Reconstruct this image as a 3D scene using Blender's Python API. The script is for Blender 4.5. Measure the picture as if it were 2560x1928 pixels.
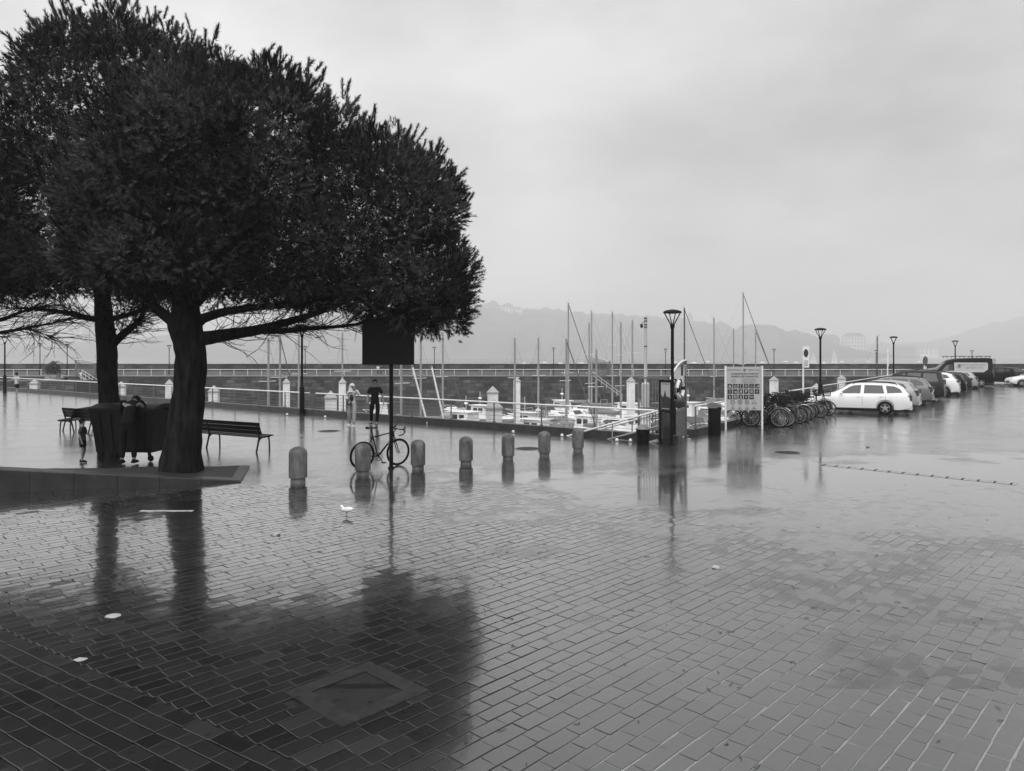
import bpy, bmesh, math, random
import numpy as np
from mathutils import Vector, Matrix, Euler, noise

random.seed(7)
rng = np.random.default_rng(11)
sc = bpy.context.scene
for o in list(bpy.data.objects):
    bpy.data.objects.remove(o)
COL = sc.collection
R = math.radians

# ------------------------------------------------------------------ camera
FPX, CX, HY, CAMH = 1850.0, 1280.0, 890.0, 2.7      # focal length and horizon in photo pixels, eye height
cam = bpy.data.cameras.new('camera')
cam.sensor_fit = 'HORIZONTAL'
cam.sensor_width = 36.0
cam.lens = 36.0 * FPX / 2560.0
cam.shift_y = (HY - 964.0) / 2560.0
cam.clip_end = 6000
camo = bpy.data.objects.new('camera', cam)
COL.objects.link(camo)
camo.location = (0, 0, CAMH)
camo.rotation_euler = (R(90), 0, 0)
sc.camera = camo

# ------------------------------------------------------------------ sky
SUN_EL, SUN_AZ = R(58), R(192)
w = bpy.data.worlds.new('World')
sc.world = w
w.use_nodes = True
nt = w.node_tree
nt.nodes.clear()
N = nt.nodes.new
L = nt.links.new
out = N('ShaderNodeOutputWorld')
bg = N('ShaderNodeBackground')
bg.inputs['Strength'].default_value = 1.0
sky = N('ShaderNodeTexSky')
sky.sky_type = 'NISHITA'
sky.sun_disc = False
sky.sun_elevation = SUN_EL
sky.sun_rotation = SUN_AZ
bw = N('ShaderNodeRGBToBW')
L(sky.outputs[0], bw.inputs[0])
sm = N('ShaderNodeMath'); sm.operation = 'MULTIPLY'; sm.inputs[1].default_value = 0.035
L(bw.outputs[0], sm.inputs[0])
tc = N('ShaderNodeTexCoord')
mp = N('ShaderNodeMapping'); mp.inputs['Scale'].default_value = (1.0, 1.0, 2.2); mp.inputs['Location'].default_value = (3.1, 0.4, 1.7)
L(tc.outputs['Generated'], mp.inputs[0])
n1 = N('ShaderNodeTexNoise'); n1.inputs['Scale'].default_value = 2.3; n1.inputs['Detail'].default_value = 6; n1.inputs['Roughness'].default_value = 0.52
L(mp.outputs[0], n1.inputs['Vector'])
mr = N('ShaderNodeMapRange')
mr.inputs['From Min'].default_value = 0.36; mr.inputs['From Max'].default_value = 0.64
mr.inputs['To Min'].default_value = 0.25; mr.inputs['To Max'].default_value = 0.46
L(n1.outputs[0], mr.inputs[0])
# overcast: a little brighter to the left and overhead than to the right
sx = N('ShaderNodeSeparateXYZ'); L(tc.outputs['Generated'], sx.inputs[0])
gx = N('ShaderNodeMath'); gx.operation = 'MULTIPLY'; gx.inputs[1].default_value = -0.20; L(sx.outputs[0], gx.inputs[0])
gz = N('ShaderNodeMath'); gz.operation = 'MULTIPLY_ADD'; gz.inputs[1].default_value = 0.42; L(sx.outputs[2], gz.inputs[0]); L(gx.outputs[0], gz.inputs[2])
a1 = N('ShaderNodeMath'); a1.operation = 'ADD'; L(mr.outputs[0], a1.inputs[0]); L(gz.outputs[0], a1.inputs[1])
a2 = N('ShaderNodeMath'); a2.operation = 'MULTIPLY_ADD'; a2.inputs[1].default_value = 0.9; L(a1.outputs[0], a2.inputs[0]); L(sm.outputs[0], a2.inputs[2])
L(a2.outputs[0], bg.inputs[0])
L(bg.outputs[0], out.inputs[0])

# ------------------------------------------------------------------ sun behind the cloud cover
sl = bpy.data.lights.new('sun', 'SUN')
sl.energy = 1.5
sl.angle = R(70)
sl.color = (1, 1, 1)
so = bpy.data.objects.new('sun', sl)
COL.objects.link(so)
dirv = Vector((math.sin(SUN_AZ) * math.cos(SUN_EL), math.cos(SUN_AZ) * math.cos(SUN_EL), math.sin(SUN_EL)))
so.rotation_euler = dirv.to_track_quat('Z', 'Y').to_euler()

sc.view_settings.view_transform = 'Standard'
sc.view_settings.look = 'None'
sc.view_settings.exposure = 0.46
sc.view_settings.gamma = 1.0
sc.view_settings.use_curve_mapping = False
sc.render.engine = 'CYCLES'
sc.cycles.use_denoising = True
sc.cycles.max_bounces = 8
sc.cycles.volume_bounces = 1
sc.cycles.transparent_max_bounces = 12
sc.cycles.caustics_reflective = False
sc.cycles.caustics_refractive = False

# ------------------------------------------------------------------ helpers
def P(px, py, d):
    return Vector(((px - CX) / FPX * d, d, CAMH - (py - HY) / FPX * d))
def G(px, py, z=0.0):
    d = FPX * (CAMH - z) / (py - HY)
    return Vector(((px - CX) / FPX * d, d, z))
def X(px, d):
    return (px - CX) / FPX * d
def Zp(py, d):
    return CAMH - (py - HY) / FPX * d

class MB:
    def __init__(s):
        s.v = []; s.f = []
    def add(s, vs, fs):
        o = len(s.v)
        s.v.extend([tuple(p) for p in vs])
        s.f.extend([tuple(i + o for i in f) for f in fs])
        return s
    def box(s, c, d, rot=None):
        c = Vector(c); hx, hy, hz = d[0] / 2, d[1] / 2, d[2] / 2
        vs = [Vector((x, y, z)) for z in (-hz, hz) for y in (-hy, hy) for x in (-hx, hx)]
        if rot is not None: vs = [rot @ p for p in vs]
        return s.add([c + p for p in vs], [(0, 2, 3, 1), (4, 5, 7, 6), (0, 1, 5, 4), (2, 6, 7, 3), (0, 4, 6, 2), (1, 3, 7, 5)])
    def bar(s, p, q, wd, ht, up=(0, 0, 1)):
        p = Vector(p); q = Vector(q); a = (q - p); ln = a.length; a.normalize()
        up = Vector(up)
        if abs(a.dot(up)) > .98: up = Vector((1, 0, 0))
        b = a.cross(up).normalized(); c = b.cross(a)
        m = Matrix((a, b, c)).transposed()
        return s.box((p + q) / 2, (ln, wd, ht), m)
    def tube(s, pts, rad, n=8, cap=True, flat=1.0):
        pts = [Vector(p) for p in pts]
        if not hasattr(rad, '__len__'): rad = [rad] * len(pts)
        vs = []; fs = []
        t0 = (pts[1] - pts[0]).normalized()
        up = Vector((0, 0, 1)) if abs(t0.z) < .9 else Vector((1, 0, 0))
        b = t0.cross(up).normalized()
        for i, p in enumerate(pts):
            if i == 0: t = pts[1] - pts[0]
            elif i == len(pts) - 1: t = pts[-1] - pts[-2]
            else: t = pts[i + 1] - pts[i - 1]
            t.normalize()
            b = (b - t * b.dot(t)).normalized(); c = t.cross(b)
            for k in range(n):
                a = 2 * math.pi * k / n
                vs.append(p + (b * math.cos(a) + c * math.sin(a) * flat) * rad[i])
        for i in range(len(pts) - 1):
            for k in range(n):
                k2 = (k + 1) % n
                fs.append((i * n + k, i * n + k2, (i + 1) * n + k2, (i + 1) * n + k))
        if cap:
            fs.append(tuple(range(n - 1, -1, -1)))
            fs.append(tuple((len(pts) - 1) * n + k for k in range(n)))
        return s.add(vs, fs)
    def lathe(s, prof, n=16, c=(0, 0, 0), m=None, cap=True):
        vs = []; fs = []; c = Vector(c)
        for r, z in prof:
            for k in range(n):
                a = 2 * math.pi * k / n
                p = Vector((r * math.cos(a), r * math.sin(a), z))
                if m is not None: p = m @ p
                vs.append(c + p)
        for i in range(len(prof) - 1):
            for k in range(n):
                k2 = (k + 1) % n
                fs.append((i * n + k, i * n + k2, (i + 1) * n + k2, (i + 1) * n + k))
        if cap:
            fs.append(tuple(range(n - 1, -1, -1)))
            fs.append(tuple((len(prof) - 1) * n + k for k in range(n)))
        return s.add(vs, fs)
    def prism(s, poly, h, m=None):
        n = len(poly)
        vs = [Vector((x, y, 0)) for x, y in poly] + [Vector((x, y, h)) for x, y in poly]
        if m is not None: vs = [m @ p for p in vs]
        fs = [tuple(range(n - 1, -1, -1)), tuple(range(n, 2 * n))] + [(i, (i + 1) % n, n + (i + 1) % n, n + i) for i in range(n)]
        return s.add(vs, fs)
    def torus(s, c, r1, r2, m=None, n1=28, n2=6):
        vs = []; fs = []
        c = Vector(c)
        for i in range(n1):
            a = 2 * math.pi * i / n1
            for j in range(n2):
                b = 2 * math.pi * j / n2
                p = Vector(((r1 + r2 * math.cos(b)) * math.cos(a), (r1 + r2 * math.cos(b)) * math.sin(a), r2 * math.sin(b)))
                if m is not None: p = m @ p
                vs.append(c + p)
        for i in range(n1):
            for j in range(n2):
                i2 = (i + 1) % n1; j2 = (j + 1) % n2
                fs.append((i * n2 + j, i2 * n2 + j, i2 * n2 + j2, i * n2 + j2))
        return s.add(vs, fs)
    def ball(s, c, r, nu=12, nv=8):
        if not hasattr(r, '__len__'): r = (r, r, r)
        vs = []; fs = []
        for j in range(nv + 1):
            ph = math.pi * j / nv
            for k in range(nu):
                a = 2 * math.pi * k / nu
                vs.append((c[0] + r[0] * max(math.sin(ph), 1e-3) * math.cos(a), c[1] + r[1] * max(math.sin(ph), 1e-3) * math.sin(a), c[2] - r[2] * math.cos(ph)))
        for j in range(nv):
            for k in range(nu):
                k2 = (k + 1) % nu
                fs.append((j * nu + k, j * nu + k2, (j + 1) * nu + k2, (j + 1) * nu + k))
        return s.add(vs, fs)
    def build(s, name, mat, parent=None, smooth=35, kind=None):
        me = bpy.data.meshes.new(name)
        me.from_pydata(s.v, [], s.f)
        if mat is not None: me.materials.append(mat)
        if smooth:
            me.polygons.foreach_set('use_smooth', [True] * len(me.polygons))
            me.set_sharp_from_angle(angle=R(smooth))
        me.update()
        return link(name, me, parent, kind)

def link(name, me, parent=None, kind=None):
    o = bpy.data.objects.new(name, me)
    COL.objects.link(o)
    if parent is not None: o.parent = parent
    if kind: o['kind'] = kind
    return o
def tag(o, label, cat, group=None):
    o['label'] = label; o['category'] = cat
    if group: o['group'] = group
    return o
def empty(name, loc, rz, label, cat, group=None):
    o = bpy.data.objects.new(name, None)
    COL.objects.link(o)
    o.empty_display_size = .2
    o.location = loc; o.rotation_euler = (0, 0, rz)
    return tag(o, label, cat, group)
def copy_tree(o, parent=None):
    kids = [c for c in o.children]
    c = o.copy(); COL.objects.link(c); c.parent = parent
    for k in kids: copy_tree(k, c)
    return c
def place(proto, first, loc, rz, label, group=None, scale=1.0):
    o = proto if first else copy_tree(proto)
    o.location = loc; o.rotation_euler = (0, 0, rz); o.scale = (scale,) * 3
    o['label'] = label
    if group: o['group'] = group
    return o
def lerp(a, b, t): return a + (b - a) * t
def interp(tab, x):
    if x <= tab[0][0]: return tab[0][1]
    for (x0, y0), (x1, y1) in zip(tab, tab[1:]):
        if x <= x1: return lerp(y0, y1, (x - x0) / (x1 - x0)) if x1 > x0 else y1
    return tab[-1][1]

# ------------------------------------------------------------------ materials (everything grey: the photograph is black and white)
def mat(name, v, rough=.6, spec=.5, var=.0, vscale=4.0, bump=0, bscale=30, metal=0.0, coat=0.0, alpha=None, trans=0, detail=4, stretch=None):
    m = bpy.data.materials.new(name); m.use_nodes = True
    nt = m.node_tree; b = nt.nodes['Principled BSDF']
    b.inputs['Base Color'].default_value = (v, v, v, 1)
    b.inputs['Roughness'].default_value = rough
    b.inputs['Specular IOR Level'].default_value = spec
    b.inputs['Metallic'].default_value = metal
    b.inputs['Coat Weight'].default_value = coat
    b.inputs['Coat Roughness'].default_value = .05
    if trans: b.inputs['Transmission Weight'].default_value = trans
    if alpha is not None: b.inputs['Alpha'].default_value = alpha
    if var or bump:
        tc = nt.nodes.new('ShaderNodeTexCoord')
        vec = tc.outputs['Object']
        if stretch:
            mp = nt.nodes.new('ShaderNodeMapping'); mp.inputs['Scale'].default_value = stretch
            nt.links.new(vec, mp.inputs[0]); vec = mp.outputs[0]
    if var:
        n = nt.nodes.new('ShaderNodeTexNoise'); n.inputs['Scale'].default_value = vscale; n.inputs['Detail'].default_value = detail; n.inputs['Roughness'].default_value = .62
        nt.links.new(vec, n.inputs['Vector'])
        r = nt.nodes.new('ShaderNodeMapRange'); r.inputs[1].default_value = .3; r.inputs[2].default_value = .7
        r.inputs[3].default_value = v * (1 - var); r.inputs[4].default_value = v * (1 + var)
        nt.links.new(n.outputs[0], r.inputs[0])
        nt.links.new(r.outputs[0], b.inputs['Base Color'])
    if bump:
        n = nt.nodes.new('ShaderNodeTexNoise'); n.inputs['Scale'].default_value = bscale; n.inputs['Detail'].default_value = 5
        nt.links.new(vec, n.inputs['Vector'])
        bp = nt.nodes.new('ShaderNodeBump'); bp.inputs['Strength'].default_value = min(1, bump * 10); bp.inputs['Distance'].default_value = bump
        nt.links.new(n.outputs[0], bp.inputs['Height']); nt.links.new(bp.outputs[0], b.inputs['Normal'])
    return m

M = {}
M['black'] = mat('black_paint', .006, .5, .12, var=.3)
M['rubber'] = mat('rubber', .007, .7, .12)
M['steel'] = mat('brushed_steel', .62, .28, metal=.9, var=.12, vscale=9)
M['rail'] = mat('pale_rail', .84, .35, var=.12, vscale=6)
M['greymetal'] = mat('grey_metal', .16, .4, var=.25)
M['concrete'] = mat('bollard_granite', .15, .5, .3, var=.55, vscale=5, bump=.004, bscale=60, stretch=(1, 1, .45))
M['kerb'] = mat('wet_kerb_stone', .05, .4, .4, var=.35, vscale=2.5, bump=.004, bscale=25)
M['stone'] = mat('bed_stone', .032, .45, .3, var=.35, vscale=3, bump=.006, bscale=22)
M['soil'] = mat('wet_soil', .02, .7, var=.4, vscale=9, bump=.02, bscale=20)
M['white'] = mat('white_gelcoat', .86, .3, var=.08, vscale=1.5)
M['pilewhite'] = mat('pile_paint', .82, .45, var=.10, vscale=2.0)
M['pilecap'] = mat('pile_cap', .36, .5, var=.15)
M['alu'] = mat('mast_aluminium', .30, .4, metal=.0, var=.15, vscale=3)
M['darkmast'] = mat('dark_spar', .05, .4, var=.2)
M['canvas'] = mat('boat_canvas', .20, .8, var=.2, vscale=4)
M['darkhull'] = mat('dark_hull', .035, .25, var=.2)
M['greyhull'] = mat('grey_hull', .32, .3, var=.15)
M['wood'] = mat('bench_wood', .008, .5, .15, var=.4, vscale=5, bump=.001, bscale=40, stretch=(1, 8, 8))
M['castiron'] = mat('bench_iron', .02, .5, .2)
M['plastic'] = mat('bin_plastic', .006, .5, .15, var=.3)
M['bark'] = mat('pine_bark', .015, .9, .06, var=.8, vscale=9, bump=.04, bscale=14, stretch=(1, 1, .22))
M['needle'] = mat('pine_needles', .017, .55, .35, var=.55, vscale=1.4)
M['skin'] = mat('skin', .24, .55, .3)
M['darkcloth'] = mat('dark_cloth', .005, .85, .2, var=.2, vscale=12)
M['greycloth'] = mat('grey_cloth', .05, .85, .2, var=.2, vscale=12)
M['palecloth'] = mat('pale_cloth', .50, .85, .2, var=.1, vscale=12)
M['whitecloth'] = mat('white_cloth', .78, .8, .2, var=.06, vscale=10)
M['hair'] = mat('dark_hair', .006, .6, .15)
M['palehair'] = mat('pale_hair', .8, .6, var=.06)
M['paper'] = mat('wet_paper', .36, .5, var=.1)
M['tyre'] = mat('tyre', .006, .8, .12)
M['rim'] = mat('alloy_rim', .55, .3, metal=.6)
M['glass'] = mat('car_glass', .035, .05, .6)
M['trim'] = mat('black_trim', .006, .5, .2)
M['lampred'] = mat('tail_lamp', .06, .12, .6)
M['headlamp'] = mat('head_lamp', .5, .1, .6)
M['plate'] = mat('number_plate', .65, .4)
M['road'] = mat('sign_grey', .45, .5)
M['board'] = mat('sign_board', .47, .42, var=.07, vscale=3)
M['ink'] = mat('sign_ink', .03, .5)
M['linepaint'] = mat('worn_line_paint', .42, .5, var=.3, vscale=8)
M['lidmetal'] = mat('manhole_iron', .012, .5, .25, var=.3)
M['pane'] = None
M['leaf'] = mat('leaf', .04, .6, var=.4)
M['wallstone'] = None
def needle_mat(name, v):
    m = mat(name, v, .6, .1); nt = m.node_tree; b = nt.nodes['Principled BSDF']
    at = nt.nodes.new('ShaderNodeAttribute'); at.attribute_name = 'tone'
    mu = nt.nodes.new('ShaderNodeMath'); mu.operation = 'MULTIPLY'; mu.inputs[1].default_value = v
    nt.links.new(at.outputs['Fac'], mu.inputs[0]); nt.links.new(mu.outputs[0], b.inputs['Base Color'])
    return m
M['needle'] = needle_mat('pine_needles', .032)
ORD = ['first', 'second', 'third', 'fourth', 'fifth', 'sixth', 'seventh', 'eighth', 'ninth', 'tenth', 'eleventh', 'twelfth', 'thirteenth', 'fourteenth', 'fifteenth']
def paint(name, v, rough=.25): return mat(name, v, rough, .5, coat=.6)
# ------------------------------------------------------------------ wet paving
def wet(name, base, kind):
    """Wet stone: a matt stone under a thin film of water. kind: 'paver' (tone attribute), 'far' (brick pattern), 'joint'."""
    m = bpy.data.materials.new(name); m.use_nodes = True
    nt = m.node_tree; b = nt.nodes['Principled BSDF']; N = nt.nodes.new; L = nt.links.new
    geo = N('ShaderNodeNewGeometry')
    mp = N('ShaderNodeMapping'); mp.vector_type = 'POINT'; mp.inputs['Rotation'].default_value = (0, 0, -ROWA)
    L(geo.outputs['Position'], mp.inputs[0])
    # slow stains
    n1 = N('ShaderNodeTexNoise'); n1.inputs['Scale'].default_value = .55; n1.inputs['Detail'].default_value = 6; n1.inputs['Roughness'].default_value = .6
    L(mp.outputs[0], n1.inputs['Vector'])
    # grain
    n2 = N('ShaderNodeTexNoise'); n2.inputs['Scale'].default_value = 38; n2.inputs['Detail'].default_value = 6; n2.inputs['Roughness'].default_value = .7
    L(mp.outputs[0], n2.inputs['Vector'])
    st = N('ShaderNodeMapRange'); st.inputs[1].default_value = .3; st.inputs[2].default_value = .7; st.inputs[3].default_value = .75; st.inputs[4].default_value = 1.25
    L(n1.outputs[0], st.inputs[0])
    gr = N('ShaderNodeMapRange'); gr.inputs[1].default_value = .3; gr.inputs[2].default_value = .7; gr.inputs[3].default_value = .8; gr.inputs[4].default_value = 1.2
    L(n2.outputs[0], gr.inputs[0])
    mu = N('ShaderNodeMath'); mu.operation = 'MULTIPLY'; L(st.outputs[0], mu.inputs[0]); L(gr.outputs[0], mu.inputs[1])
    mv = N('ShaderNodeMath'); mv.operation = 'MULTIPLY'; L(mu.outputs[0], mv.inputs[0]); mv.inputs[1].default_value = base
    col = mv.outputs[0]
    height = n2.outputs[0]
    if kind == 'paver':
        at = N('ShaderNodeAttribute'); at.attribute_name = 'tone'
        mt = N('ShaderNodeMath'); mt.operation = 'MULTIPLY'; L(col, mt.inputs[0]); L(at.outputs['Fac'], mt.inputs[1]); col = mt.outputs[0]
    if kind == 'paver':
        cw = N('ShaderNodeMapRange'); cw.inputs[1].default_value = .8; cw.inputs[2].default_value = 1.6; cw.inputs[3].default_value = 1.0; cw.inputs[4].default_value = .72
        L(at.outputs['Fac'], cw.inputs[0]); L(cw.outputs[0], b.inputs['Coat Weight'])
    if kind == 'far':
        br = N('ShaderNodeTexBrick')
        br.inputs['Scale'].default_value = 1.0
        br.inputs['Brick Width'].default_value = .25; br.inputs['Row Height'].default_value = .15
        br.inputs['Mortar Size'].default_value = .012; br.inputs['Mortar Smooth'].default_value = .3
        br.inputs['Color1'].default_value = (.8, .8, .8, 1); br.inputs['Color2'].default_value = (1.15, 1.15, 1.15, 1); br.inputs['Mortar'].default_value = (.6, .6, .6, 1)
        L(mp.outputs[0], br.inputs['Vector'])
        mt = N('ShaderNodeMath'); mt.operation = 'MULTIPLY'; L(col, mt.inputs[0]); L(br.outputs['Color'], mt.inputs[1]); col = mt.outputs[0]
        inv = N('ShaderNodeMath'); inv.operation = 'MULTIPLY_ADD'; inv.inputs[1].default_value = -1.2; L(br.outputs['Fac'], inv.inputs[0]); L(n2.outputs[0], inv.inputs[2])
        height = inv.outputs[0]
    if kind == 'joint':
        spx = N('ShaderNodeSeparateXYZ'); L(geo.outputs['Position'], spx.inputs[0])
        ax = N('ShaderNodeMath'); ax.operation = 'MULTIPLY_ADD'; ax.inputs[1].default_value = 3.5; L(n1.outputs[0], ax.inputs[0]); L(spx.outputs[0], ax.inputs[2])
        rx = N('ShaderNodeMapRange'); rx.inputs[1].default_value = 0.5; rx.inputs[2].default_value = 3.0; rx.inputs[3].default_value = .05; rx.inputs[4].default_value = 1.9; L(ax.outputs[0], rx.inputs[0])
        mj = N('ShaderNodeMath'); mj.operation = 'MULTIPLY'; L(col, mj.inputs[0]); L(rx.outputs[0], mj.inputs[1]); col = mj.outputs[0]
    L(col, b.inputs['Base Color'])
    b.inputs['Roughness'].default_value = {'paver': .17, 'far': .26, 'joint': .6}[kind]
    b.inputs['IOR'].default_value = 1.70; b.inputs['Specular IOR Level'].default_value = .5 if kind != 'joint' else .25
    # water film: where it stands it mirrors, where it has drained the stone's grain shows
    n3 = N('ShaderNodeTexNoise'); n3.inputs['Scale'].default_value = .8; n3.inputs['Detail'].default_value = 5; n3.inputs['Roughness'].default_value = .65
    mp3 = N('ShaderNodeMapping'); mp3.inputs['Location'].default_value = (4.2, 9.1, 0); L(mp.outputs[0], mp3.inputs[0]); L(mp3.outputs[0], n3.inputs['Vector'])
    cr = N('ShaderNodeMapRange'); cr.inputs[1].default_value = .38; cr.inputs[2].default_value = .68
    cr.inputs[3].default_value = {'paver': .02, 'far': .07, 'joint': .15}[kind]; cr.inputs[4].default_value = {'paver': .08, 'far': .24, 'joint': .4}[kind]
    L(n3.outputs[0], cr.inputs[0])
    b.inputs['Coat Weight'].default_value = 1.0 if kind != 'joint' else .3
    b.inputs['Coat IOR'].default_value = 1.70
    L(cr.outputs[0], b.inputs['Coat Roughness'])
    bp = N('ShaderNodeBump'); bp.inputs['Strength'].default_value = .5; bp.inputs['Distance'].default_value = .0016
    L(height, bp.inputs['Height']); L(bp.outputs[0], b.inputs['Normal'])
    # film ripples from rain
    n4 = N('ShaderNodeTexNoise'); n4.inputs['Scale'].default_value = 13; n4.inputs['Detail'].default_value = 4
    L(geo.outputs['Position'], n4.inputs['Vector'])
    if kind == 'far':
        ad = N('ShaderNodeMath'); ad.operation = 'MULTIPLY_ADD'; ad.inputs[1].default_value = -1.6; L(br.outputs['Fac'], ad.inputs[0]); L(n4.outputs[0], ad.inputs[2]); hh = ad.outputs[0]
    else: hh = n4.outputs[0]
    bc = N('ShaderNodeBump'); bc.inputs['Strength'].default_value = 1.0; bc.inputs['Distance'].default_value = .0026 if kind == 'far' else .0010
    L(hh, bc.inputs['Height']); L(bc.outputs[0], b.inputs['Coat Normal'])
    return m

ROWA = R(90 - 43.6)                                   # direction of the paving rows on the plan
M['paver'] = wet('wet_paver', .019, 'paver')
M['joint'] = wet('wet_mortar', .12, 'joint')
M['far'] = wet('wet_far_paving', .028, 'far')
M['sett'] = M['far']

# the two quay edges that meet at the gangway gate
CORNER = Vector((4.75, 23.2, 0))
UL = Vector((-.785, .62, 0)).normalized()             # along the left fence
UR = Vector((.56, .83, 0)).normalized()               # along the right fence
NL = Vector((UL.y, -UL.x, 0)); NR = Vector((UR.y, -UR.x, 0))
if NL.dot(Vector((0, -1, 0))) < 0: NL = -NL           # towards the plaza
if NR.x < 0: NR = -NR
LEFT_LEN, RIGHT_LEN = 62.0, 140.0
QL = CORNER + UL * LEFT_LEN; QR = CORNER + UR * RIGHT_LEN
NEAR_D = 15.4                                         # paving is built stone by stone up to here

def sheet(name, poly, z, m, parent=None, thick=None):
    mb = MB()
    n = len(poly)
    mb.add([(x, y, z) for x, y in poly], [tuple(range(n))])
    if thick:
        mb.add([(x, y, z) for x, y in poly] + [(x, y, z - thick) for x, y in poly], [(i, (i + 1) % n, n + (i + 1) % n, n + i) for i in range(n)])
    return mb.build(name, m, parent, smooth=0)

def big(poly_name):
    pass
# far plaza: everything behind the near paving up to the quay edges
LX, RX = -75.0, 130.0
poly = [(LX, NEAR_D), (RX, NEAR_D), (RX, QR.y), (QR.x, QR.y), (CORNER.x, CORNER.y), (QL.x, QL.y), (LX, QL.y)]
plaza = sheet('plaza', poly, 0.0, M['far'], thick=5.6)
plaza['kind'] = 'structure'
_b = MB(); _xs = [LX, -1.6, .6, RX]; _zs = [-.015, -.015, -.0030, -.0030]
_b.add([(x, y, z) for y in (-12, NEAR_D) for x, z in zip(_xs, _zs)], [(i, i + 1, i + 5, i + 4) for i in range(3)])
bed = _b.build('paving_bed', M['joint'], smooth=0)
bed['kind'] = 'structure'

C1, A1 = 3.3, Vector((-.833, .553)).normalized()       # nearer than this line the rows run the other way
N1 = Vector((.553, .833)).normalized()
def make_pavers():
    ra = Vector((math.cos(ROWA), math.sin(ROWA))); rb = Vector((-ra.y, ra.x))
    rnd = random.Random(3)
    cells = []
    for zone in (0, 1):
        a, b_ = (ra, rb) if zone == 0 else (A1, N1)
        t = -14.0 if zone == 0 else C1
        while (t < 23.0 if zone == 0 else t > -9):
            wd = rnd.choice((.138, .148, .152, .158, .166))
            if zone:
                t -= wd; s = -16.0 + rnd.random() * .3
            else:
                # start where this row meets the boundary line
                s = max((C1 - N1.dot(b_) * tt) / N1.dot(a) for tt in (t, t + wd))
            while s < 26.0:
                ln = rnd.choice((.17, .21, .24, .26, .29, .33))
                cx = a.x * (s + ln / 2) + b_.x * (t + wd / 2); cy = a.y * (s + ln / 2) + b_.y * (t + wd / 2)
                if 4.0 < cy < NEAR_D + .1 and abs(cx) < .72 * cy + .5:
                    cells.append((s, t, ln, wd, cx, cy, zone))
                s += ln
            if not zone: t += wd
    return ra, rb, cells, rnd
ra, rb, cells, rnd = make_pavers()
# manhole cover (its frame is flush with the paving)
MH = G(893, 1730)
def in_manhole(c):
    q = Vector((c[4] - MH.x, c[5] - MH.y)); return abs(q.dot(ra)) < .36 and abs(q.dot(rb)) < .36
cells = [c for c in cells if not in_manhole(c)]
cells.sort(key=lambda c: c[5] + .02 * abs(c[4]))
vis = [c for c in cells if c[5] > 4.55 and abs(c[4]) < .69 * c[5]]
near = vis[:300]
nearset = set(id(c) for c in near)
rest = [c for c in cells if id(c) not in nearset]
FQ = [(0, 1, 2, 3), (4, 5, 1, 0), (5, 6, 2, 1), (6, 7, 3, 2), (7, 4, 0, 3), (8, 9, 5, 4), (9, 10, 6, 5), (10, 11, 7, 6), (11, 8, 4, 7)]
def und(a, c): return .0026 + .0018 * noise.noise(Vector((a * .55, c * .55, 3.3))) + .0009 * noise.noise(Vector((a * 1.7, c * 1.7, 8)))
def paver_verts(c, j=.0068):
    s, t, ln, wd, cx, cy, zone = c
    ua, ub = (ra, rb) if zone == 0 else (A1, N1)
    ja = j * rnd.uniform(.5, 1.3); jb = j * rnd.uniform(.25, .7)
    h = rnd.gauss(0, .0009); tx = rnd.gauss(0, .0045); ty = rnd.gauss(0, .0055)
    out = []
    for inset, dz in ((.0022, 0), (0, -.0016), (0, -.03)):
        for (u, v) in ((0, 0), (1, 0), (1, 1), (0, 1)):
            uu = s + (jb + inset if u == 0 else ln - jb - inset)
            vv = t + (ja + inset if v == 0 else wd - ja - inset)
            uu += wob[(u, v)][0]; vv += wob[(u, v)][1]
            z = h + und(s + ln / 2, t + wd / 2) + dz + tx * (uu - s - ln / 2) + ty * (vv - t - wd / 2)
            out.append((ua.x * uu + ub.x * vv, ua.y * uu + ub.y * vv, z))
    return out
def tone_mesh(name, vs, fs, tones):
    me = bpy.data.meshes.new(name); me.from_pydata(vs, [], fs)
    at = me.attributes.new('tone', 'FLOAT', 'FACE'); at.data.foreach_set('value', tones)
    me.materials.append(M['paver']); me.update()
    return me
allv = []; allf = []; allt = []
for i, c in enumerate(near + rest):
    wob = {k: (rnd.gauss(0, .0034), rnd.gauss(0, .0026)) for k in ((0, 0), (1, 0), (1, 1), (0, 1))}
    vs = paver_verts(c)
    tn = rnd.choice((.62, .75, .85, .95, 1.0, 1.1, 1.25, 1.6 if rnd.random() < .35 else 1.0))
    if i < len(near):
        link('paver', tone_mesh('paver', vs, FQ, [tn] * 9), bed)
    else:
        o = len(allv); allv += vs; allf += [tuple(k + o for k in f) for f in FQ]; allt += [tn] * 9
link('paving', tone_mesh('paving', allv, allf, allt), bed, 'stuff')

# manhole
M['lidstone'] = mat('manhole_frame', .022, .5, .15, var=.4, vscale=9)
mh = empty('manhole_cover', MH, ROWA, 'square dark metal manhole cover with pale frame set in the near paving', 'manhole')
b = MB()
for a in range(4):
    m4 = Matrix.Rotation(a * math.pi / 2, 3, 'Z')
    b.box(m4 @ Vector((.075, .335, -.004)), (.67, .15, .024), m4)
b.build('frame', M['lidstone'], mh)
b = MB(); b.box((0, 0, -.006), (.53, .53, .018))
for k in (-1, 1): b.box((k * .19, 0, .004), (.05, .02, .003))
b.build('lid', M['lidmetal'], mh)

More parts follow.
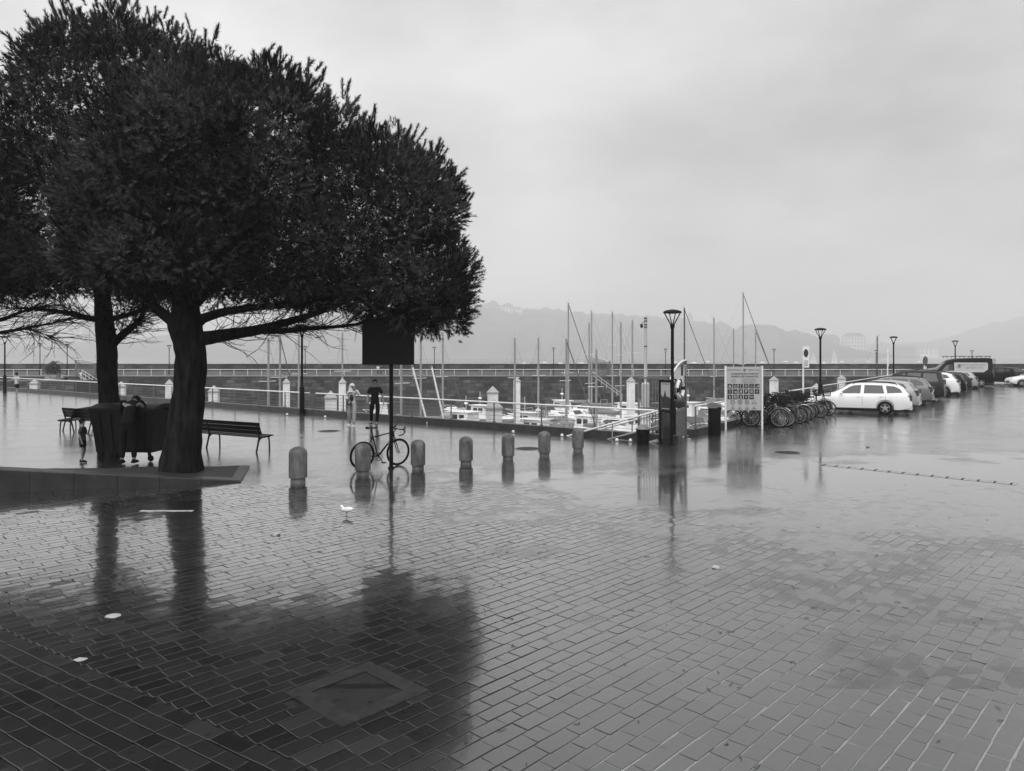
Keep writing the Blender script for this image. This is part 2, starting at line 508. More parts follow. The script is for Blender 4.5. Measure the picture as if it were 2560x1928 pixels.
# standing rain water: shallow irregular puddles that drown the joints
def puddle_mat():
    m = wet('standing_water', .024, 'joint'); nt = m.node_tree; N = nt.nodes.new; L = nt.links.new; b = nt.nodes['Principled BSDF']
    for l in list(nt.links):
        if l.to_node == b and l.to_socket.name in ('Base Color', 'Normal', 'Coat Roughness', 'Coat Normal'): nt.links.remove(l)
    b.inputs['Base Color'].default_value = (.026, .026, .026, 1); b.inputs['Roughness'].default_value = .16; b.inputs['Specular IOR Level'].default_value = .5
    b.inputs['Coat Weight'].default_value = 1; b.inputs['Coat Roughness'].default_value = .03
    geo = N('ShaderNodeNewGeometry')
    n4 = N('ShaderNodeTexNoise'); n4.inputs['Scale'].default_value = 10; n4.inputs['Detail'].default_value = 4; L(geo.outputs['Position'], n4.inputs['Vector'])
    bp = N('ShaderNodeBump'); bp.inputs['Strength'].default_value = 1; bp.inputs['Distance'].default_value = .0014; L(n4.outputs[0], bp.inputs['Height'])
    L(bp.outputs[0], b.inputs['Coat Normal']); L(bp.outputs[0], b.inputs['Normal'])
    n5 = N('ShaderNodeTexNoise'); n5.inputs['Scale'].default_value = .38; n5.inputs['Detail'].default_value = 8; n5.inputs['Roughness'].default_value = .66; L(geo.outputs['Position'], n5.inputs['Vector'])
    sp = N('ShaderNodeSeparateXYZ'); L(geo.outputs['Position'], sp.inputs[0])
    s1 = N('ShaderNodeMath'); s1.operation = 'MULTIPLY_ADD'; s1.inputs[1].default_value = .022; L(sp.outputs[0], s1.inputs[0]); L(n5.outputs[0], s1.inputs[2])
    u1 = N('ShaderNodeMapRange'); u1.inputs[1].default_value = 8.0; u1.inputs[2].default_value = 14.5; u1.inputs[3].default_value = .06; u1.inputs[4].default_value = .28; L(sp.outputs[1], u1.inputs[0])
    u2 = N('ShaderNodeMapRange'); u2.inputs[1].default_value = 16.5; u2.inputs[2].default_value = 23.5; u2.inputs[3].default_value = 0; u2.inputs[4].default_value = -.55; L(sp.outputs[1], u2.inputs[0])
    s3 = N('ShaderNodeMath'); L(u1.outputs[0], s3.inputs[0]); L(u2.outputs[0], s3.inputs[1])
    s2 = N('ShaderNodeMath'); L(s3.outputs[0], s2.inputs[0]); L(s1.outputs[0], s2.inputs[1])
    r = N('ShaderNodeMapRange'); r.inputs[1].default_value = .66; r.inputs[2].default_value = .80; L(s2.outputs[0], r.inputs[0])
    L(r.outputs[0], b.inputs['Alpha'])
    return m
pw = sheet('puddle', [(-5, 6), (6, 6), (24, 27), (9, 27), (4.6, 22), (-5, 18)], .0030, puddle_mat())
pw['kind'] = 'structure'

# quay kerb (a dark low wall under each fence)
def kerb(name, p, u, ln, h, wd, off):
    b = MB(); n = NL if u is UL else NR
    step = 2.4; k = 0.0
    while k < ln:
        e = min(step, ln - k)
        a = p + u * (k + .006) + n * off; c = p + u * (k + e - .006) + n * off
        b.bar(a + Vector((0, 0, h / 2)), c + Vector((0, 0, h / 2)), wd, h)
        k += e
    o = b.build(name, M['kerb'], smooth=0); o['kind'] = 'structure'
    return o
kerb('quay_kerb', CORNER - UL * .6, UL, LEFT_LEN, .24, .32, .05)
kerb('quay_kerb', CORNER + UR * 2.2, UR, RIGHT_LEN - 2.2, .22, .32, .05)

# white painted line and drain slot
b = MB()
for (x0, x1, y) in ((98, 163, 1277), (350, 484, 1278)):
    p, q = G(x0, y), G(x1, y)
    seg = p
    for k in range(7):
        a = p.lerp(q, k / 7 + .004); c = p.lerp(q, (k + 1) / 7 - .01 * rnd.random())
        b.bar(a + Vector((0, rnd.uniform(-.01, .01), .004)), c + Vector((0, rnd.uniform(-.01, .01), .004)), .10, .004)
o = b.build('road_marking', M['linepaint'], smooth=0); o['kind'] = 'structure'

# drain channel on the right: short slots in a line of stones
dr = empty('drain_channel', G(2300, 1190), 0, 'long slotted drain line of short dark slits across the wet plaza', 'drain')
b = MB()
A_, B_ = G(2060, 1163), G(2545, 1212)
drl = (B_ - A_).length; du = (B_ - A_).normalized()
o0 = Vector(dr.location)
b.bar(A_ - o0 + Vector((0, 0, .003)), B_ - o0 + Vector((0, 0, .003)), .30, .008)
b.build('channel_stone', M['far'], dr, smooth=0)
k = 0.0
sl_me = None
while k < drl:
    pnt = A_ + du * k - o0 + Vector((0, 0, .009))
    if sl_me is None:
        bb = MB(); bb.box((0, 0, 0), (.035, .24, .004)); s_ = bb.build('slot', M['black'], dr, smooth=0); sl_me = s_.data
    else: s_ = link('slot', sl_me, dr)
    s_.location = pnt; s_.rotation_euler = (0, 0, -R(40))
    k += .30

# ------------------------------------------------------------------ harbour water and bay
def water_mat():
    m = bpy.data.materials.new('harbour_water'); m.use_nodes = True
    nt = m.node_tree; b = nt.nodes['Principled BSDF']; N = nt.nodes.new; L = nt.links.new
    b.inputs['Base Color'].default_value = (.05, .05, .05, 1); b.inputs['Roughness'].default_value = .12; b.inputs['IOR'].default_value = 1.33
    geo = N('ShaderNodeNewGeometry')
    n = N('ShaderNodeTexNoise'); n.inputs['Scale'].default_value = .9; n.inputs['Detail'].default_value = 6
    L(geo.outputs['Position'], n.inputs['Vector'])
    bp = N('ShaderNodeBump'); bp.inputs['Distance'].default_value = .12; bp.inputs['Strength'].default_value = .6
    L(n.outputs[0], bp.inputs['Height']); L(bp.outputs[0], b.inputs['Normal'])
    return m
WZ = -5.0
wt = sheet('water', [(-4400, 15), (4400, 15), (4400, 4750), (-4400, 4750)], WZ, water_mat())
wt['kind'] = 'structure'
# ------------------------------------------------------------------ raised tree bed with stone edging
bf0, bf1 = G(602, 1206), G(-160, 1238)               # front edge on the ground
def bed_top(t): return lerp(.035, .56, t)             # the edging rises towards the left
tb = empty('tree_bed', bf0, 0, 'raised stone-edged tree bed rising to the left around the pine trunks', 'tree bed')
o0 = Vector(bf0)
fu = (bf1 - bf0).normalized(); fn = Vector((fu.y, -fu.x, 0));
if fn.y < 0: fn = -fn
fl = (bf1 - bf0).length
nst = 7
for i in range(nst):
    t0, t1 = i / nst, (i + 1) / nst
    a, c = fu * (fl * t0 + .004), fu * (fl * t1 - .004)
    h0, h1 = bed_top(t0), bed_top(t1)
    wd = .34
    b = MB()
    vs = []
    for (p, h) in ((a, h0), (c, h1)):
        vs += [p, p + fn * wd, p + fn * wd + Vector((0, 0, h)), p + fn * .02 + Vector((0, 0, h)), p + Vector((0, 0, h - .02))]
    b.add(vs, [(0, 4, 3, 2, 1), (5, 6, 7, 8, 9), (0, 5, 9, 4), (4, 9, 8, 3), (3, 8, 7, 2), (2, 7, 6, 1), (1, 6, 5, 0)])
    b.build('edging_stone', M['stone'], tb, smooth=0)
# right return and back edging
back_w = 2.3
for i in range(3):
    a = fn * (.34 + (back_w - .34) * i / 3 + .004); c = fn * (.34 + (back_w - .34) * (i + 1) / 3 - .004)
    b = MB(); b.bar(a + fu * .11 + Vector((0, 0, .012)), c + fu * .11 + Vector((0, 0, .012)), .22, .05)
    b.build('edging_stone', M['stone'], tb, smooth=0)
b = MB(); nx, ny = 24, 8; vs = []; fs = []
for i in range(nx + 1):
    for j in range(ny + 1):
        t = i / nx; s_ = j / ny
        p = fu * lerp(.22, fl, t) + fn * lerp(.34, back_w, s_)
        h = lerp(bed_top(t) - .02, .03 + .12 * t, s_) + .03 * noise.noise(p * 2.1)
        vs.append((p.x, p.y, h))
for i in range(nx):
    for j in range(ny):
        fs.append((i * (ny + 1) + j, (i + 1) * (ny + 1) + j, (i + 1) * (ny + 1) + j + 1, i * (ny + 1) + j + 1))
b.add(vs, fs); b.build('soil', M['soil'], tb)

# ------------------------------------------------------------------ pine trees
def trunk_mesh(pts, rad, n=40, amp=.09, seed=0):
    b = MB(); pts = [Vector(p) for p in pts]
    # resample smoothly
    P2 = []; R2 = []
    for i in range(len(pts) - 1):
        p0 = pts[max(i - 1, 0)]; p1 = pts[i]; p2 = pts[i + 1]; p3 = pts[min(i + 2, len(pts) - 1)]
        k = 12
        for q in range(k):
            t = q / k
            P2.append(.5 * ((2 * p1) + (p2 - p0) * t + (2 * p0 - 5 * p1 + 4 * p2 - p3) * t * t + (3 * p1 - p0 - 3 * p2 + p3) * t ** 3))
            R2.append(lerp(rad[i], rad[i + 1], t))
    P2.append(pts[-1]); R2.append(rad[-1])
    b.tube(P2, R2, n)
    out = []
    for i, v in enumerate(b.v):
        ring = min(i // n, len(P2) - 1)
        v = Vector(v); c = P2[ring]; d = v - c
        an = (i % n) / n * 2 * math.pi
        nz = 1.1 * (abs(noise.noise(Vector((math.cos(an) * 3.2 + seed, math.sin(an) * 3.2, v.z * 1.1)))) * 2 - .6) * (1 if n > 20 else .2) + noise.noise(Vector((v.x * 5 + seed, v.y * 5, v.z * 1.3))) + .6 * noise.noise(Vector((v.x * 14 + seed, v.y * 14, v.z * 4)))
        out.append(tuple(c + d * (1 + amp * nz)))
    b.v = out
    return b
def needles(pos, dr, ln, k, nl, wd, seed):
    """k needle triangles round every shoot axis -> (n*k*3, 3) vertices"""
    r = np.random.default_rng(seed); n = len(pos)
    up = np.where(np.abs(dr[:, 2:3]) < .9, np.array([[0, 0, 1.0]]), np.array([[1.0, 0, 0]]))
    b = np.cross(dr, up); b /= np.linalg.norm(b, axis=1, keepdims=True)
    c = np.cross(dr, b)
    t = r.random((n, k)) ** .8; a = r.random((n, k)) * 2 * np.pi; ph = r.uniform(.55, 1.1, (n, k)) * (1.15 - .55 * t)
    base = pos[:, None] + dr[:, None] * (t * ln[:, None])[..., None]
    rad = b[:, None] * np.cos(a)[..., None] + c[:, None] * np.sin(a)[..., None]
    d = dr[:, None] * np.cos(ph)[..., None] + rad * np.sin(ph)[..., None]
    L_ = nl * r.uniform(.7, 1.2, (n, k))[..., None]
    side = np.cross(d, rad + .3 * r.normal(size=(n, k, 3))); side /= np.linalg.norm(side, axis=2, keepdims=True) + 1e-9
    tip = base + d * L_
    tri = np.stack([base - side * wd, base + side * wd, tip], axis=2)
    return tri.reshape(-1, 3)
def tri_mesh(name, V):
    me = bpy.data.meshes.new(name); n = len(V) // 3
    me.vertices.add(len(V)); me.vertices.foreach_set('co', V.astype(np.float32).ravel())
    me.loops.add(len(V)); me.loops.foreach_set('vertex_index', np.arange(len(V), dtype=np.int32))
    me.polygons.add(n); me.polygons.foreach_set('loop_start', np.arange(0, len(V), 3, dtype=np.int32)); me.polygons.foreach_set('loop_total', np.full(n, 3, dtype=np.int32))
    me.update(calc_edges=True)
    return me
def crown(ells, nclump, seed, kneed=40, shoots=70, inner=True):
    """rounded puffs of short needle tufts over the surface of a set of ellipsoids, leaders standing up on top"""
    r = np.random.default_rng(seed)
    C = np.array([e[0] for e in ells]); S = np.array([e[1] for e in ells])
    area = np.array([(s[0] * s[1]) + (s[1] * s[2]) + (s[0] * s[2]) for s in S]); area /= area.sum()
    cl = []; cd = []; tries = 0
    while len(cl) < nclump and tries < 60000:
        tries += 1
        i = r.choice(len(ells), p=area)
        v = r.normal(size=3); v /= np.linalg.norm(v)
        if v[2] < -.9: continue
        p = C[i] + v * S[i] * r.uniform(.90, 1.03)
        if any(j != i and (((p - C[j]) / S[j]) ** 2).sum() < .82 for j in range(len(ells))): continue
        if cl and (((np.array(cl) - p) ** 2).sum(1) < .62 ** 2).any(): continue
        nrm = v / S[i]; nrm /= np.linalg.norm(nrm)
        cl.append(p); cd.append(nrm)
    pos = []; drs = []; lns = []; tn = []
    for p, nrm in zip(cl, cd):
        rc = r.uniform(.46, .80); c = p - nrm * rc * .75
        m = int(shoots * (rc / .65) ** 2)
        v = r.normal(size=(m * 2, 3)); v /= np.linalg.norm(v, axis=1, keepdims=True)
        v = v[(v @ nrm) > -.3][:m]; m = len(v)
        sq = np.array([1.0, 1.0, r.uniform(.7, 1.0)])
        o = c + v * sq * rc * r.uniform(.70, 1.0, (m, 1))
        d = v * .9 + np.array([0, 0, .38]) + r.normal(size=(m, 3)) * .2
        d /= np.linalg.norm(d, axis=1, keepdims=True)
        tone = r.choice((.35, .55, .9, 1.3, 2.0, 2.8))
        pos.append(o); drs.append(d); lns.append(r.uniform(.12, .24, m)); tn.append(np.full(m, tone) * r.uniform(.7, 1.3, m))
        if nrm[2] > .05 and r.random() < .65:
            # a candelabra of stout upright fingers on the upper puffs
            m = int(r.integers(5, 11))
            ax = nrm * .7 + np.array([0, 0, .9]); ax /= np.linalg.norm(ax)
            d = ax + r.normal(size=(m, 3)) * .30; d /= np.linalg.norm(d, axis=1, keepdims=True)
            base = c + nrm * rc * .45 + r.normal(size=(m, 3)) * .16 + d * rc * .35
            ln = r.uniform(.22, .48, m)
            for q in (0, .33, .66):
                for _ in range(2):
                    pos.append(base + d * (ln * q)[:, None]); drs.append(d); lns.append(ln * .36); tn.append(np.full(m, tone) * r.uniform(.8, 1.2, m))
    if inner:
        for j in range(len(ells)):
            m = int(nclump * 15 * area[j])
            v = r.normal(size=(m, 3)); v /= np.linalg.norm(v, axis=1, keepdims=True)
            v = v * (r.random((m, 1)) ** .33)
            p = C[j] + v * S[j] * .8
            d = r.normal(size=(m, 3)) + np.array([0, 0, .4]); d /= np.linalg.norm(d, axis=1, keepdims=True)
            keep = (v[:, 2] > -.75)
            pos.append(p[keep]); drs.append(d[keep]); lns.append(r.uniform(.35, .6, keep.sum())); tn.append(np.full(keep.sum(), .4))
    pos = np.concatenate(pos); drs = np.concatenate(drs); lns = np.concatenate(lns)
    tone = np.repeat(np.concatenate(tn), kneed)
    return needles(pos, drs, lns, kneed, .105, .0078, seed + 1), tone, drs
def twigs(starts, seed, zlo, n_each=6, spread=1.6, rad=.012):
    b = MB(); r = random.Random(seed)
    for (p, d) in starts:
        for k in range(n_each):
            q = Vector(p); dd = (Vector(d) + Vector((r.gauss(0, .6), r.gauss(0, .6), r.gauss(0, .28)))).normalized()
            pts = [q]; ln = r.uniform(.5, spread)
            for s_ in range(5):
                dd = (dd + Vector((r.gauss(0, .22), r.gauss(0, .22), r.gauss(.05, .18)))).normalized()
                q = q + dd * ln / 5; pts.append(q.copy())
            b.tube(pts, [rad, rad * .8, rad * .7, rad * .5, rad * .4, rad * .25], 4, cap=False)
            for s_ in range(3):
                q2 = pts[r.randrange(1, 5)]; d2 = (dd + Vector((r.gauss(0, .8), r.gauss(0, .8), r.gauss(0, .5)))).normalized()
                b.tube([q2, q2 + d2 * .18, q2 + d2 * .34 + Vector((0, 0, r.gauss(0, .06)))], [rad * .45, rad * .35, rad * .2], 3, cap=False)
    return b

def pine(label, base, trunk, trad, limbs, ells, nclump, seed, shoots=24, kneed=40, twig_n=6):
    root = empty('pine_tree', base, 0, label, 'tree')
    bv = Vector(base)
    def loc(p): return Vector(p) - bv
    trunk_mesh([loc(p) for p in trunk], trad, seed=seed).build('trunk', M['bark'], root, smooth=60)
    tw = []
    for pts, r0, r1 in limbs:
        rr = [lerp(r0, r1, i / (len(pts) - 1)) for i in range(len(pts))]
        trunk_mesh([loc(p) for p in pts], rr, n=12, amp=.10, seed=seed + 5).build('limb', M['bark'], root, smooth=60)
        for i in range(1, len(pts)):
            a, c = loc(pts[i - 1]), loc(pts[i])
            for k in range(3):
                tw.append((a.lerp(c, (k + 1) / 3), (c - a).normalized()))
    twigs(tw, seed, 0, n_each=twig_n).build('twig_growth', M['bark'], root, kind='stuff')
    V, tone, drs = crown([((Vector(c) - bv)[:], s) for c, s in ells], nclump, seed, kneed, shoots)
    me = tri_mesh('crown', V); me.materials.append(M['needle'])
    at = me.attributes.new('tone', 'FLOAT', 'FACE'); at.data.foreach_set('value', tone.astype(np.float32))
    link('crown', me, root)
    return root

tA = G(452, 1176, .10)
D = tA.y
pine('broad leaning pine with thick dark trunk beside the bench, crown spreading right', tA,
     [P(452, 1190, D), P(455, 1140, D), P(462, 1060, D), P(474, 970, D), P(478, 900, D), P(470, 850, D), P(462, 810, D), P(470, 740, D + .3), P(500, 640, D + .6), P(540, 520, D + .9)],
     [.50, .43, .37, .335, .32, .34, .37, .25, .18, .10],
     [([P(490, 850, D), P(560, 838, D + .1), P(640, 826, D + .4), P(720, 805, D + .8), P(800, 780, D + 1.2), P(900, 740, D + 1.8)], .17, .04),
      ([P(640, 826, D + .4), P(700, 828, D + .8), P(770, 822, D + 1.2), P(860, 815, D + 1.7), P(960, 800, D + 2.2)], .08, .025),
      ([P(500, 800, D), P(560, 780, D - .3), P(650, 768, D - .4), P(760, 760, D), P(860, 735, D + .8)], .12, .03),
      ([P(448, 815, D), P(415, 790, D + .1), P(380, 760, D + .3), P(330, 700, D + .6), P(280, 620, D + 1)], .16, .04),
      ([P(480, 760, D), P(560, 680, D - 1), P(620, 560, D - 1.8), P(660, 450, D - 2)], .16, .04),
      ([P(470, 740, D), P(430, 640, D + 1.2), P(400, 520, D + 2), P(380, 380, D + 2.4)], .15, .04)],
     [((-6.5, 17.6, 6.55), (3.2, 3.5, 2.95)), ((-3.65, 18.4, 6.0), (2.2, 2.8, 2.3)), ((-5.0, 18.0, 7.0), (2.0, 2.4, 1.75)), ((-2.6, 18.5, 6.2), (1.4, 2.2, 1.6)), ((-2.45, 19.0, 4.85), (1.45, 1.8, 1.35)), ((-7.6, 16.9, 5.8), (2.5, 2.3, 2.0)), ((-4.8, 17.2, 5.3), (2.2, 2.4, 1.6)), ((-6.8, 17.4, 4.75), (3.3, 3.1, .75)), ((-3.8, 18.2, 4.4), (2.6, 2.4, .75)), ((-2.5, 18.3, 4.2), (1.45, 1.8, .9)), ((-2.5, 18.6, 3.75), (1.5, 1.5, .55))],
     440, 21, shoots=82, kneed=26)
tB = Vector((X(270, 20.4), 20.4, 0))
DB = 20.4
pine('slender dark pine with forked trunk behind the waste container, tallest crown', tB,
     [P(276, 1150, DB), P(274, 1060, DB), P(272, 990, DB), P(268, 930, DB), P(266, 870, DB), P(262, 810, DB), P(256, 740, DB + .2), P(262, 620, DB + .4), P(290, 450, DB + .5)],
     [.33, .28, .25, .26, .25, .25, .21, .16, .08],
     [([P(280, 862, DB), P(298, 845, DB - .1), P(320, 825, DB - .2), P(345, 805, DB - .3), P(360, 780, DB - .4)], .13, .05),
      ([P(258, 800, DB), P(220, 795, DB - .3), P(170, 782, DB - .6), P(110, 775, DB - .9), P(40, 770, DB - 1.2)], .10, .02),
      ([P(262, 800, DB), P(310, 790, DB - .2), P(360, 770, DB - .3), P(400, 740, DB)], .09, .02),
      ([P(256, 740, DB), P(200, 660, DB), P(140, 540, DB), P(90, 400, DB)], .13, .03),
      ([P(262, 640, DB), P(330, 520, DB), P(390, 380, DB + .4), P(420, 220, DB + .4)], .13, .03)],
     [((-10.6, 20.6, 8.4), (3.1, 3.4, 3.5)), ((-12.4, 20.2, 7.2), (2.2, 2.6, 2.7)), ((-9.2, 20.4, 6.6), (2.5, 2.7, 2.1)), ((-10.35, 19.8, 3.95), (.45, .4, .3)), ((-11.0, 20.3, 5.1), (3.5, 2.9, .8)), ((-13.4, 20.0, 5.0), (2.2, 2.4, .8))],
     340, 33, shoots=70, kneed=26)
tC = Vector((-16.6, 19.0, 0))
pine('pine at the left edge of the picture, only its crown and low bare branches showing', tC,
     [tC + Vector((0, 0, -.05)), tC + Vector((.05, 0, 1.5)), tC + Vector((.1, 0, 3.2)), tC + Vector((.3, .1, 5)), tC + Vector((.6, .2, 7.4))],
     [.36, .3, .27, .2, .1],
     [([P(-260, 880, 19), P(-120, 852, 19), P(0, 832, 18.9), P(60, 822, 18.8), P(130, 808, 18.8), P(190, 797, 18.7)], .07, .012),
      ([P(60, 822, 18.8), P(100, 832, 18.7), P(140, 845, 18.7)], .02, .006),
      ([P(-200, 830, 19), P(-100, 815, 19.2), P(0, 800, 19.4), P(60, 778, 19.5), P(120, 765, 19.6)], .09, .02)],
     [((-15.7, 19.0, 7.3), (2.5, 2.8, 3.0)), ((-14.3, 18.6, 5.6), (1.9, 2.2, 1.5)), ((-15.2, 18.8, 4.7), (2.6, 2.2, .8))],
     150, 57, shoots=66, kneed=26, twig_n=4)
# ------------------------------------------------------------------ fences
def fence(label, p0, u, ln, n, spacing, h, first=0.0, gap=None):
    root = empty('quay_fence', p0, 0, label, 'fence')
    off = n * .0
    if True:
        pb = MB(); pb.bar((0, 0, .1), (0, 0, h - .02), .055, .02, up=u); pb.box((0, 0, .26), (.11, .11, .05)); post = None
    k = first; end = ln
    while k <= end:
        if post is None:
            post = pb.build('post', M['greymetal'], root, smooth=0); o = post
        else: o = link('post', post.data, root)
        o.location = u * k + Vector((0, 0, .0))
        k += spacing
    segs = [(first - .05, end)] if gap is None else [(first - .05, gap[0]), (gap[1], end)]
    for a, c in segs:
        b = MB(); b.tube([u * a + Vector((0, 0, h)), u * c + Vector((0, 0, h))], .032, 10); b.build('top_rail', M['rail'], root)
        for i in range(4):
            z = .34 + i * .155
            b = MB(); b.tube([u * a + Vector((0, 0, z)), u * c + Vector((0, 0, z))], .006, 5); b.build('cable', M['greymetal'], root)
    return root
s755 = (G(772, 1037) - CORNER).dot(UL)
fence('quay railing with pale top rail and thin cables running left from the gangway gate', CORNER + Vector((0, 0, 0)) + NL * .05, UL, 60.0, NL, 2.17, .98, .35, gap=(s755 - .25, s755 + .25))
fence('quay railing with pale top rail running right behind the parked bikes and cars', CORNER + UR * 2.4 + NR * .05, UR, 110.0, NR, 2.3, .98, .3)

# ------------------------------------------------------------------ street lamps
def lamp(z0=0.0):
    root = empty('street_lamp', (0, 0, 0), 0, '', 'street lamp')
    b = MB(); b.lathe([(.135, 0), (.135, .04), (.115, .06), (.115, 1.22), (.10, 1.27), (.055, 1.31)], 16); b.build('base', M['black'], root)
    b = MB(); b.lathe([(.052, 1.30), (.05, 3.45), (.045, 3.62)], 12); b.lathe([(.058, 2.62), (.058, 2.67)], 12); b.build('pole', M['black'], root)
    b = MB(); b.lathe([(.05, 3.55), (.07, 3.60), (.075, 3.68), (.06, 3.72)], 12); b.build('collar', M['black'], root)
    for k in range(4):
        a = R(45 + 90 * k + 12)
        b = MB(); b.bar((.05 * math.cos(a), .05 * math.sin(a), 3.68), (.265 * math.cos(a), .265 * math.sin(a), 4.06), .022, .03); b.build('strut', M['black'], root)
    b = MB(); b.lathe([(.285, 4.05), (.292, 4.075), (.27, 4.11), (.18, 4.145), (.06, 4.165), (.01, 4.17)], 24); b.build('hood', M['black'], root)
    b = MB(); b.lathe([(.17, 4.035), (.17, 4.05)], 18); b.build('lens', M['road'], root)
    return root
lp = lamp()
lamps = [
    (G(1681, 1104), 'tall black lamp post beside the gangway gate and the poster frame'),
    (G(755, 1036), 'black lamp post at the railing partly hidden by the pine crown'),
    (Vector((X(12, 54.3), 54.3, 0)), 'black lamp post at the far left end of the plaza near the jogger'),
    (Vector((X(2051, 38.6), 38.6, 0)), 'black lamp post rising behind the bonnet of the white estate car'),
    (Vector((X(2234, 55), 55, 0)), 'black lamp post behind the dark people carrier'),
    (Vector((X(2388, 69.7), 69.7, 0)), 'black lamp post standing behind the roof of the club van'),
]
for i, (p, lb) in enumerate(lamps):
    place(lp, i == 0, p, .2 * i, lb, 'lamp posts on the plaza')

# ------------------------------------------------------------------ bollards
def bollard():
    root = empty('bollard', (0, 0, 0), 0, '', 'bollard')
    b = MB(); b.lathe([(.165, .10), (.168, .11), (.168, .555), (.162, .585), (.14, .625), (.10, .655), (.05, .672), (.012, .677)], 28); b.build('shaft', M['concrete'], root, smooth=50)
    b = MB(); b.lathe([(.135, -.02), (.135, .105)], 24); b.build('foot', M['concrete'], root)
    return root
bl = bollard()
bols = [(745, 1207, 1.14, 'tallest granite bollard, nearest the tree bed and the benches'),
        (907, 1187, 1.06, 'dark stained granite bollard in front of the rear bicycle wheel'),
        (1045, 1173, 1.04, 'granite bollard just right of the front bicycle wheel'),
        (1165, 1161, 1.03, 'granite bollard with a dark streak, fourth of the row from the tree'),
        (1270, 1148.5, 1.0, 'granite bollard with cracked weathered shaft, fifth of the row from the tree'),
        (1361, 1140, .99, 'pale granite bollard, second from the end of the row by the gate'),
        (1445, 1128, .98, 'last granite bollard of the row, nearest the lamp and gangway gate')]
for i, (px, py, s, lb) in enumerate(bols):
    place(bl, i == 0, G(px, py), i * .9, lb, 'row of granite bollards', s)

# ------------------------------------------------------------------ benches
def bench(L_, nfr):
    root = empty('park_bench', (0, 0, 0), 0, '', 'bench')
    # local: length along +x, sitter faces +y
    for i in range(3):
        y = .03 + i * .135; z = .43 + (.012 if i == 2 else 0) - (.02 if i == 0 else 0)
        b = MB(); b.box((L_ / 2, y + .06, z), (L_, .125, .03), Matrix.Rotation(.05, 3, 'X')); b.build('seat_slat', M['wood'], root, smooth=0)
    for i in range(3):
        z = .55 + i * .115; y = -.035 - i * .028 + (.0 if i else .01)
        b = MB(); b.box((L_ / 2, y, z), (L_, .028, .105), Matrix.Rotation(.22, 3, 'X')); b.build('back_slat', M['wood'], root, smooth=0)
    for k in range(nfr):
        x = .10 + (L_ - .2) * k / (nfr - 1)
        b = MB()
        b.tube([(x, -.11, 0), (x, -.06, .2), (x, -.01, .40), (x, -.045, .55), (x, -.11, .80)], [.028, .026, .03, .024, .02], 6)
        b.tube([(x, .36, 0), (x, .355, .25), (x, .33, .38), (x, .36, .41), (x, .44, .43)], [.024, .022, .024, .02, .016], 6)
        b.tube([(x, -.01, .36), (x, .10, .40), (x, .22, .41), (x, .33, .40)], .02, 6)
        b.tube([(x, -.03, .30), (x, .05, .38), (x, .14, .405)], .016, 6)
        b.build('leg_frame', M['castiron'], root)
    return root
b1 = bench(4.4, 3)
pa, pb_ = G(655, 1131), G(405, 1108)
ang = math.atan2((pb_ - pa).y, (pb_ - pa).x)
place(b1, True, pa, ang, 'long dark slatted bench right of the thick pine trunk, back to the camera', 'benches under the pines')
b1.scale = (1, -1, 1)          # sitter faces the harbour
b2 = copy_tree(b1); b2.location = Vector((X(300, 25.2), 25.2, 0)); b2.rotation_euler = (0, 0, ang); b2['label'] = 'dark slatted bench half hidden behind the waste container'
b2.scale = (.75, -1, 1)
b3 = copy_tree(b1); b3.location = Vector((X(176, 26.0), 26.0, 0)); b3.rotation_euler = (0, 0, R(96)); b3.scale = (.35, 1, 1); b3['label'] = 'leftmost slatted bench seen end on, facing left'

# ------------------------------------------------------------------ waste container
wc_p = Vector((X(335, 19.3), 19.3, 0))
wc = empty('waste_container', wc_p, R(-4), 'big black wheeled waste container behind the tree bed', 'container')
b = MB()
hw, hd = .84, .55
lo = [(-hw * .88, -hd * .8, .24), (hw * .88, -hd * .8, .24), (hw * .88, hd * .8, .24), (-hw * .88, hd * .8, .24)]
hi = [(-hw, -hd, 1.32), (hw, -hd, 1.32), (hw, hd, 1.32), (-hw, hd, 1.32)]
b.add(lo + hi, [(3, 2, 1, 0), (0, 1, 5, 4), (1, 2, 6, 5), (2, 3, 7, 6), (3, 0, 4, 7)])
for x in (-.6, -.3, 0, .3, .6):
    b.bar((x * .9, -hd * .8 - .01, .3), (x, -hd - .015, 1.25), .05, .03)
b.build('body', M['plastic'], wc, smooth=0)
b = MB(); b.box((0, 0, 1.335), (2 * hw + .06, 2 * hd + .06, .06)); b.build('rim', M['plastic'], wc, smooth=0)
b = MB()
n = 8; vs = []
for i in range(n + 1):
    t = i / n; y = lerp(-hd - .03, hd + .03, t); z = 1.37 + .13 * math.sin(math.pi * min(1, t * 1.1)) * .8
    vs += [(-hw - .03, y, z), (hw + .03, y, z)]
fs = [(2 * i, 2 * i + 1, 2 * i + 3, 2 * i + 2) for i in range(n)]
fs += [tuple([2 * i for i in range(n + 1)]), tuple([2 * i + 1 for i in range(n, -1, -1)])]
b.add(vs, fs); b.build('lid', M['plastic'], wc)
for s in (-1, 1):
    if s < 0: continue
    b = MB(); b.bar((s * hw, 0, 1.33), (s * (hw + .19), 0, 1.33), .07, .06); b.build('lifting_arm', M['black'], wc, smooth=0)
for sx_ in (-1, 1):
    for sy in (-1, 1):
        b = MB(); b.bar((sx_ * .62, sy * .36, .24), (sx_ * .64, sy * .36, .12), .08, .05); b.torus((sx_ * .66, sy * .36, .085), .055, .03, Matrix.Rotation(R(90), 3, 'X'), 16, 6); b.lathe([(.05, -.02), (.05, .02)], 12, (sx_ * .66, sy * .36, .085), Matrix.Rotation(R(90), 3, 'X')); b.build('wheel', M['rubber'], wc)

